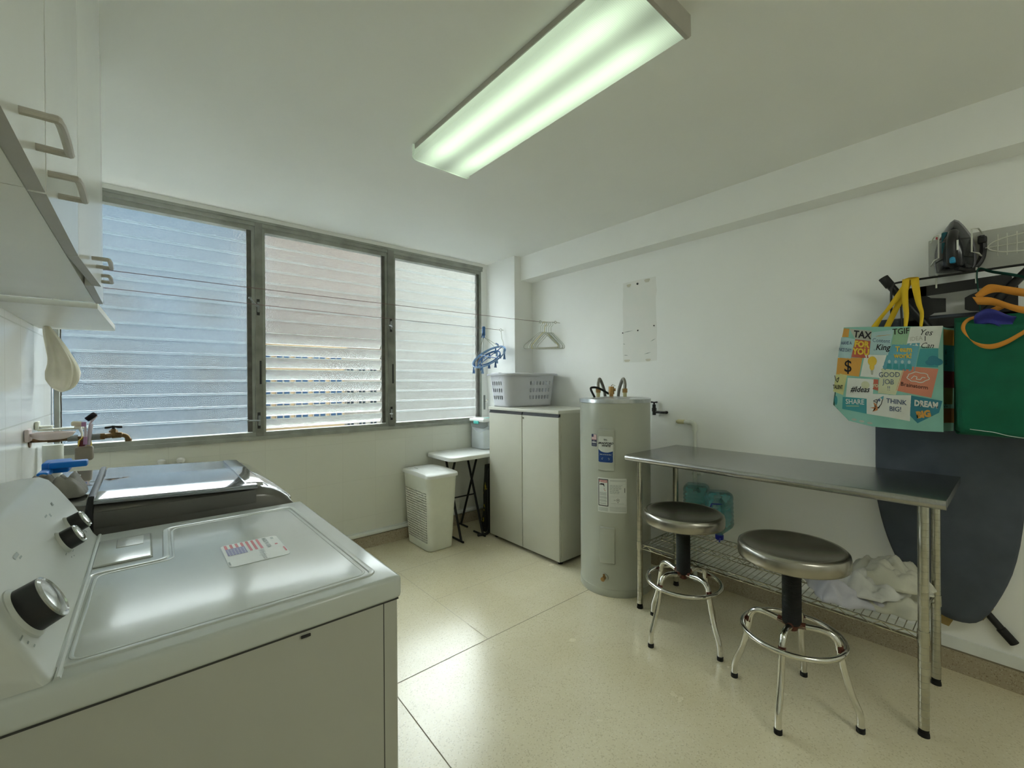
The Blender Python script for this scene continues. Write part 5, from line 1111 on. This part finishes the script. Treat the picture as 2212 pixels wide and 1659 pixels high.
for k, x, dz_ in rg: vs += [(x, iy+u*k, iz+0.006+dz_+v*(0.35+0.65*k)) for u, v in S0]
m.add(vs, [(j*n+i, j*n+(i+1) % n, (j+1)*n+(i+1) % n, (j+1)*n+i) for j in range(4) for i in range(n)]+[tuple(range(n)), tuple(4*n+i for i in range(n))], 0, True); m.build('body', mat('black_gloss_plastic', (0.012, 0.014, 0.018), 0.15), t, angle=60)
m = MB(); m.tube(bez([(XR-0.115, iy, iz+0.02), (XR-0.155, iy, iz+0.03), (XR-0.168, iy, iz+0.07), (XR-0.160, iy, iz+0.12), (XR-0.125, iy, iz+0.155), (XR-0.100, iy, iz+0.165)]), 0.016, 12, flat=(0.9, 1.1)); m.build('handle', BLACK, t)
m = MB(); m.rbox((XR-0.090, iy+0.028, iz+0.145), (0.02, 0.02, 0.06), 0.006); m.rbox((XR-0.115, iy+0.030, iz+0.10), (0.014, 0.012, 0.05), 0.004); m.build('water_tank', mat('dark_teal_clear', (0.01, 0.10, 0.13), 0.1), t)
m = MB(); m.lathe([(0.008, 0), (0.009, 0.004), (0.004, 0.006)], 12, 0, (XR-0.176, iy-0.002, iz+0.035), Matrix.Rotation(-PI/2, 3, 'Y')); m.rbox((XR-0.165, iy-0.002, iz+0.028), (0.028, 0.018, 0.018), 0.005); m.build('button', mat('sky_blue_plastic', (0.02, 0.30, 0.55), 0.3), t)
m = MB(); m.box(XR-0.1790, XR-0.1740, iy-0.020, iy-0.014, iz+0.07, iz+0.112); m.build('stripe', LABW, t)
m = MB(); m.tube(bez([(XR-0.12, iy-0.01, iz+0.005), (XR-0.06, iy-0.05, iz-0.0), (XR-0.035, iy-0.078, iz+0.04), (XR-0.03, iy-0.085, iz+0.10), (XR-0.03, iy-0.078, iz+0.145)]), 0.011, 8); m.rbox((XR-0.03, iy-0.082, iz+0.125), (0.03, 0.028, 0.03), 0.006); m.build('cord', BLACK, t)
m = MB(); m.rbox((XR-0.045, iy+0.055, iz+0.165), (0.02, 0.010, 0.010), 0.003); m.build('red_button', RED, t)

# ================================================================== TOTE BAG
t = thing('tote_bag', 'printed tote bag of colourful office sayings hanging by yellow straps', 'bag', (2.56, 0.38, 1.10))
# bag print laid out in a 1110 x 1100 grid (x right, y down), front panel bulging from the wall
TW, TH = 1200.0, 1100.0
MINT, PALEB = mat('mint_print', (0.26, 0.50, 0.42), 0.6), mat('pale_blue_print', (0.42, 0.55, 0.55), 0.6)
T = dict(base=(0.24, 0.50, 0.42), orange=(0.62, 0.32, 0.06), salmon=(0.60, 0.22, 0.14), redp=(0.50, 0.12, 0.07), white=(0.66, 0.68, 0.63), cream=(0.56, 0.58, 0.38), lemon=(0.55, 0.55, 0.25), teal=(0.05, 0.30, 0.32), blue=(0.12, 0.36, 0.44), sky=(0.38, 0.54, 0.55), grey=(0.42, 0.43, 0.36), yellow=(0.70, 0.48, 0.05), ink=(0.015, 0.015, 0.02), blueink=(0.10, 0.14, 0.24), dteal=(0.03, 0.20, 0.27), maroon=(0.16, 0.03, 0.03), flame=(0.55, 0.22, 0.08), greenp=(0.27, 0.45, 0.28), brown=(0.22, 0.10, 0.02), olive=(0.22, 0.22, 0.07))
TN = list(T); TM = [mat('print_'+k, v, 0.65, bump=0.15, bscale=120) for k, v in T.items()]
def ti(n_): return TN.index(n_)
def F(px, py, d=0.0):
    v = (py-130)/1070.0; xl, xr = 215-110*v, 1305+5*v; u = (px-xl)/(xr-xl)
    y = (0.545-0.340*u)*(1-v)+(0.586-0.382*u)*v; z = (1.566-0.030*u)*(1-v)+(1.108-0.020*u)*v
    uu = min(1, max(0, u)); b_ = 0.022*math.sin(PI*uu)+0.012*math.sin(PI*min(1, max(0, v)))+0.006*math.sin(uu*9+v*4)+0.012*v
    return Vector((2.565-b_-d, y, z))
def Pq(mb, pts, c, d, n_=7):
    if len(pts) == 4:
        vs = []
        for j in range(n_+1):
            for i in range(n_+1):
                a, b = i/n_, j/n_
                x = (pts[0][0]*(1-a)+pts[1][0]*a)*(1-b)+(pts[3][0]*(1-a)+pts[2][0]*a)*b; y = (pts[0][1]*(1-a)+pts[1][1]*a)*(1-b)+(pts[3][1]*(1-a)+pts[2][1]*a)*b
                vs.append(F(x, y, d))
        mb.add(vs, [(j*(n_+1)+i, j*(n_+1)+i+1, (j+1)*(n_+1)+i+1, (j+1)*(n_+1)+i) for j in range(n_) for i in range(n_)], ti(c), True)
    else:
        cx = sum(p[0] for p in pts)/len(pts); cyy = sum(p[1] for p in pts)/len(pts); o = [F(*p, d) for p in pts]
        mb.add([F(cx, cyy, d)]+o, [(0, i+1, (i+1) % len(o)+1) for i in range(len(o))], ti(c), True)
m = MB()
def front(u, v):
    x0, x1 = 215-110*v, 1305+5*v; x = x0+(x1-x0)*u; y = 130+1070*v
    lim = 1000+ (x-105)*0.85 if x < 300 else 1165+(x-300)*0.12
    return F(x, min(y, lim, 1215) if u < 0.6 else min(y, 1215-(u-0.6)*60), 0)
m.grid(front, 40, 34, ti('base'))
D = 0.0008
for c, pts in (('orange', [(218, 140), (292, 146), (285, 240), (200, 238)]), ('grey', [(292, 146), (565, 172), (552, 282), (372, 262)]), ('sky', [(192, 240), (372, 262), (322, 478), (160, 468)]), ('redp', [(372, 264), (552, 284), (540, 470), (330, 462)]),
               ('sky', [(565, 190), (810, 160), (752, 432), (545, 428)]), ('greenp', [(810, 150), (985, 140), (950, 320), (790, 320)]), ('white', [(985, 135), (1303, 124), (1262, 352), (950, 320)]), ('blue', [(795, 318), (1085, 300), (1035, 592), (680, 586)]),
               ('orange', [(160, 472), (462, 466), (425, 672), (145, 655)]), ('white', [(490, 430), (735, 432), (672, 676), (440, 668)]), ('teal', [(1085, 360), (1260, 354), (1260, 545), (1050, 545)]), ('salmon', [(930, 540), (1262, 560), (1195, 855), (845, 800)]),
               ('cream', [(672, 575), (925, 590), (845, 845), (650, 838)]), ('lemon', [(145, 640), (282, 660), (232, 885), (108, 850)]), ('white', [(290, 690), (600, 694), (590, 908), (265, 902)]), ('redp', [(578, 690), (652, 694), (652, 812), (590, 800)]),
               ('teal', [(228, 905), (520, 908), (522, 1068), (220, 1040)]), ('white', [(520, 850), (768, 845), (768, 1085), (522, 1068)]), ('white', [(768, 850), (1000, 840), (985, 1110), (768, 1085)]), ('dteal', [(1000, 842), (1300, 880), (1268, 1000), (1060, 1125)]), ('dteal', [(1000, 842), (1090, 856), (1060, 1125), (985, 1050)])):
    Pq(m, pts, c, D)
Pq(m, [(600, 235), (640, 225), (760, 215), (790, 215)], 'orange', D*1.5, 2)
def oval(cx, cyy, rx, ry, c, d, n_=18): Pq(m, [(cx+rx*math.cos(2*PI*i/n_), cyy+ry*math.sin(2*PI*i/n_)) for i in range(n_)], c, d)
D2 = 0.0020
def tx(s_, px, py, size, c, rot=0.0, **k):
    cr, sr = math.cos(R(rot)), math.sin(R(rot)); m.text(s_, size, lambda u, v: F(px+(u*cr-v*sr), py-(u*sr+v*cr), D2), ti(c), **k)
tx('TAX', 455, 218, 105, 'ink', -6, bold=3); tx('FOR', 450, 322, 90, 'yellow', -3, bold=5); tx('YOU', 445, 402, 90, 'yellow', -3, bold=5)
tx('Content', 672, 280, 58, 'blueink', -3); tx('is', 600, 376, 34, 'blueink'); tx('King', 690, 352, 88, 'ink', 0, shear=0.25, bold=1.5)
tx('TGIF', 885, 182, 88, 'ink', 4, bold=1); tx('Yes', 1135, 195, 88, 'ink', -2, shear=0.4); tx('I', 1135, 258, 74, 'ink'); tx('Can', 1150, 328, 80, 'ink', 0, shear=0.4); tx('IDEA', 1045, 258, 60, 'grey', 6)
tx('Team', 920, 370, 78, 'yellow', 0, bold=2); tx('work!', 912, 435, 78, 'yellow', 0, bold=2)
tx('HAVE A', 262, 308, 50, 'blueink', 0, bold=1, xs=0.8); tx('NICE DAY!', 250, 385, 54, 'blueink', -4, bold=1, xs=0.62)
tx('$', 292, 568, 185, 'ink', 0, bold=2); tx('GOOD', 772, 640, 76, 'blueink', 3); tx('JOB', 765, 715, 76, 'blueink'); tx('!!', 770, 782, 66, 'blueink')
tx('Brainstorm', 1030, 742, 60, 'ink', -6); tx('TALENT', 168, 800, 62, 'ink', 0, bold=1.5, xs=0.55); tx('#Ideas', 435, 812, 86, 'ink', 2, shear=0.35, bold=1.5); tx('YO', 622, 762, 46, 'cream', 0, bold=2)
tx('SHARE', 378, 952, 78, 'white', 2, bold=1); tx('THINK', 850, 918, 70, 'blueink', -3, bold=1); tx('BIG!', 840, 995, 70, 'blueink', 0, bold=1); tx('DREAM', 1145, 925, 82, 'white', -3, bold=4, xs=0.85); tx('BIG', 1120, 1030, 90, 'orange', 12, bold=6)
for r_ in (1, 0.0): pass
oval(578, 500, 52, 52, 'yellow', D2); oval(576, 560, 28, 40, 'yellow', D2*1.05); Pq(m, [(562, 600), (594, 600), (590, 645), (568, 645)], 'grey', D2, 2)
oval(502, 760, 50, 42, 'cream', D*1.6); oval(1215, 470, 55, 42, 'dteal', D2); oval(1190, 498, 52, 30, 'dteal', D2); oval(1255, 490, 50, 36, 'dteal', D2)
for k in range(4):
    cx = 770+k*70; oval(cx, 500, 16, 18, 'sky', D2); Pq(m, [(cx-24, 522), (cx+24, 522), (cx+30, 575), (cx-30, 575)], 'teal', D2, 2)
# brain outline, rocket, crown
def loop(pts, wd, c, closed=True):
    n_ = len(pts)
    for i in range(n_ if closed else n_-1):
        a, b = Vector((*pts[i], 0)), Vector((*pts[(i+1) % n_], 0)); d_ = (b-a).normalized(); nn = Vector((-d_.y, d_.x, 0))*wd
        m.add([F(p.x, p.y, D2) for p in (a-nn, b-nn, b+nn, a+nn)], [(0, 1, 2, 3)], ti(c))
loop([(1068+105*math.cos(a)*(1+0.07*math.sin(7*a)), 652+50*math.sin(a)*(1+0.10*math.sin(6*a))) for a in [2*PI*i/44 for i in range(44)]], 4, 'white')
loop([(1000, 670), (1030, 640), (1060, 650), (1050, 672), (1090, 675), (1110, 650), (1140, 655)], 4, 'white', False)
Pq(m, [(650, 905), (716, 862), (716, 880), (690, 960), (650, 1000), (632, 975)], 'ink', D2); Pq(m, [(656, 908), (708, 868), (706, 884), (684, 954), (652, 990), (640, 970)], 'white', D2*1.2); oval(668, 912, 13, 15, 'blueink', D2*1.4)
Pq(m, [(680, 882), (716, 862), (716, 884), (704, 905)], 'blue', D2*1.4, 2); Pq(m, [(600, 940), (640, 960), (632, 985), (560, 1000), (640, 1010), (590, 1040), (650, 1020), (648, 985)], 'flame', D2*1.2); loop([(640, 905), (600, 925), (645, 940)], 3, 'ink'); loop([(650, 1000), (664, 995), (680, 965)], 3, 'ink')
loop([(128, 670), (140, 720), (165, 745), (182, 690), (150, 715)], 4, 'ink', False)
Pq(m, [(270, 1000), (430, 990), (430, 996), (270, 1006)], 'lemon', D2, 2); oval(142, 950, 20, 52, 'teal', D)
for k in range(3): oval(370+k*95, 1146+k*10, 32, 12, 'grey', D)
pf = m.build('printed_front', TM, t, angle=180)
m = MB()   # gusset and back
def gus(u, v):
    a = F(1305+5*v, 130+1070*v-14*v); b = Vector((2.655, 0.172+0.010*v, a.z-0.004)); mid = a.lerp(b, u); mid.y += 0.012*math.sin(PI*u); return mid
m.grid(gus, 10, 20, 0)
for c, v0, v1, u0, u1 in ((1, 0.02, 0.17, 0, 1), (2, 0.17, 0.42, 0, 1), (3, 0.42, 0.58, 0.25, 1), (4, 0.58, 0.74, 0, 0.9), (5, 0.78, 0.92, 0, 1)):
    m.add([gus(u0+(u1-u0)*i/6, v)+Vector((-0.0004, -0.0012, 0)) for v in (v0, v1) for i in range(7)], [(i, i+1, 8+i, 7+i) for i in range(6)], c)
m.text('HAPPY', 0.030, lambda u, v: gus(0.5, 0.24)+Vector((u*0.75, -0.0018+u*-0.2, v)), 6, bold=0.0006); m.text('SUCCESS', 0.028, lambda u, v: gus(0.5, 0.34)+Vector((u*0.7, -0.0018+u*-0.2, v)), 6, bold=0.0006); m.text('COOL', 0.030, lambda u, v: gus(0.5, 0.75)+Vector((u*0.8, -0.0018+u*-0.2, v)), 6, bold=0.0006)
m.build('side_gusset', [TM[ti('base')], TM[ti('orange')], TM[ti('teal')], TM[ti('maroon')], TM[ti('olive')], TM[ti('brown')], INK], t, angle=180)
m = MB()
m.add([(2.655, 0.555, 1.565), (2.655, 0.172, 1.53), (2.655, 0.182, 1.09), (2.650, 0.545, 1.12), tuple(F(215, 130)), tuple(F(105, 1000)), tuple(F(300, 1165)), tuple(F(1305, 1185))], [(0, 1, 2, 3), (0, 4, 5), (0, 5, 3), (5, 6, 3), (6, 7, 2, 3)], 0); m.build('back_panel', TM[ti('base')], t)
def ribbon(mb, pts, wdir, wd, mi=0, n_=6, th=0.0015):
    P = bez(pts, n_); K = len(P); vs = []
    ws = wd if isinstance(wd, (list, tuple)) else [wd]*len(pts)
    for i, p in enumerate(P):
        q = i/(K-1)*(len(pts)-1); j = min(int(q), len(pts)-2); f_ = q-j; W_ = ws[j]*(1-f_)+ws[j+1]*f_
        wv = Vector(wdir[j]).lerp(Vector(wdir[j+1]), f_).normalized() if isinstance(wdir, list) else Vector(wdir).normalized()
        vs += [p-wv*W_/2, p+wv*W_/2]
    mb.add(vs, [(2*i, 2*i+1, 2*i+3, 2*i+2) for i in range(K-1)], mi, True)
YY, XX = Vector((0, 1, 0)), Vector((1, 0, 0))
m = MB(); ribbon(m, [F(930, 155), (2.575, 0.322, 1.60), (2.610, 0.330, 1.66), (2.640, 0.335, 1.72), (2.662, 0.333, 1.775)], [(0.3, 1, 0.2), (0.5, 1, 0), (0.2, 1, 0), YY, YY], [0.012, 0.020, 0.022, 0.024, 0.026]); ribbon(m, [(2.662, 0.305, 1.774), (2.635, 0.297, 1.72), (2.605, 0.285, 1.65), (2.575, 0.272, 1.60), F(1090, 135)], [YY, YY, (0.2, 1, 0), (0.6, 1, 0), (0.3, 1, 0)], [0.030, 0.026, 0.020, 0.016, 0.010]); ribbon(m, [(2.662, 0.336, 1.774), (2.668, 0.32, 1.778), (2.662, 0.292, 1.774)], XX, 0.02); m.build('front_strap', YEL, t, angle=180, solid=0.0015)
m = MB(); ribbon(m, [(2.648, 0.455, 1.545), (2.646, 0.425, 1.60), (2.644, 0.385, 1.655), (2.648, 0.345, 1.72), (2.676, 0.322, 1.776)], [(0, 1, -0.4), (0, 1, -0.6), (0, 1, -0.6), YY, YY], [0.040, 0.036, 0.040, 0.030, 0.026]); ribbon(m, [(2.652, 0.405, 1.545), (2.655, 0.380, 1.61), (2.658, 0.345, 1.70), (2.678, 0.322, 1.772)], [YY, YY, YY, YY], 0.024); m.build('back_strap', YEL, t, angle=180, solid=0.0015)

# ================================================================== GREEN BAG
t = thing('shopping_bag', 'green fabric shopping bag with orange straps hanging right of the tote', 'bag', (2.55, 0.0, 1.08))
m = MB()
def gf(u, v):
    # u from left edge to right, front panel; v from the top down
    z = 1.545-0.445*v-0.018*math.sin(u*PI)*(1-v)*1.5-0.012*u*v; y = 0.163-0.36*u+0.006*math.sin(v*5)-0.004*v
    x = 2.515-0.020*math.sin(PI*u)-0.030*math.sin(PI*v)*u+0.008*math.sin(u*8+v*5)+0.006*math.sin(v*14+u*5)*v
    return Vector((x, y, z))
m.grid(gf, 26, 26)
m.grid(lambda u, v: gf(0, v).lerp(Vector((2.64, 0.178, gf(0, v).z)), u), 6, 20); m.grid(lambda u, v: gf(u, 1).lerp(Vector((2.64, 0.178-0.39*u, 1.095)), v)+Vector((0, 0, -0.012*math.sin(PI*v))), 14, 6)
m.grid(lambda u, v: Vector((2.645, 0.178-0.39*u, 1.575-0.48*v)), 4, 4); m.build('body', GREEN, t, angle=180, solid=0.0015)
m = MB(); ribbon(m, [(2.60, 0.075, 1.570), (2.54, 0.128, 1.556), (2.488, 0.143, 1.515), (2.480, 0.118, 1.462), (2.474, 0.078, 1.438), (2.468, 0.035, 1.448), (2.462, -0.02, 1.490), (2.47, -0.09, 1.55)], [(0, 0.2, 1), (0, 1, 1), (0, 1, 0.2), (0, 0.5, 1), (0, 0, 1), (0, -0.2, 1), (0, -0.3, 1), (0, -0.3, 1)], [0.012, 0.012, 0.012, 0.016, 0.018, 0.022, 0.024, 0.024]); m.build('lower_strap', ORG, t, angle=180, solid=0.002)
m = MB(); ribbon(m, [(2.52, 0.112, 1.625), (2.51, 0.06, 1.612), (2.50, 0.0, 1.575), (2.50, -0.08, 1.545)], (0, 0.45, 1), [0.036, 0.040, 0.036, 0.03]); ribbon(m, [(2.52, 0.108, 1.640), (2.53, 0.068, 1.668), (2.52, 0.02, 1.650), (2.50, -0.05, 1.620), (2.50, -0.10, 1.60)], (0, 0.5, 1), [0.02, 0.038, 0.042, 0.040, 0.036]); ribbon(m, [(2.55, 0.10, 1.565), (2.54, 0.06, 1.585), (2.53, 0.03, 1.60)], (0, 0.4, 1), 0.02); m.build('upper_strap', ORG, t, angle=180, solid=0.002)
m = MB(); m.tube(bez([(2.60, 0.10, 1.575), (2.62, 0.105, 1.65), (2.655, 0.112, 1.745), (2.668, 0.105, 1.775), (2.66, 0.07, 1.755), (2.63, 0.0, 1.72), (2.60, -0.06, 1.68)]), 0.006, 8, flat=(1.6, 0.4)); m.build('hanging_loop', mat('dark_green_cord', (0.0, 0.06, 0.04), 0.8), t)
m = MB(); ribbon(m, [(2.487, 0.125, 1.115), (2.485, 0.10, 1.112), (2.478, 0.06, 1.108), (2.47, 0.02, 1.098), (2.47, -0.05, 1.09)], (0, 0, 1), 0.002); m.build('loose_thread', LABW, t, angle=180)
m = MB()
m.grid(lambda u, v: Vector((2.525-0.020*math.sin(PI*u)-0.012*math.sin(5*v+u*3), 0.105-0.10*u+0.01*math.sin(v*3), 1.575-0.055*v-0.012*u+0.014*math.sin(u*5))), 12, 8)
tag(m.build('blue_pouch', NAVY, angle=180, solid=0.006), 'royal blue cloth poking out of the green shopping bag', 'cloth')
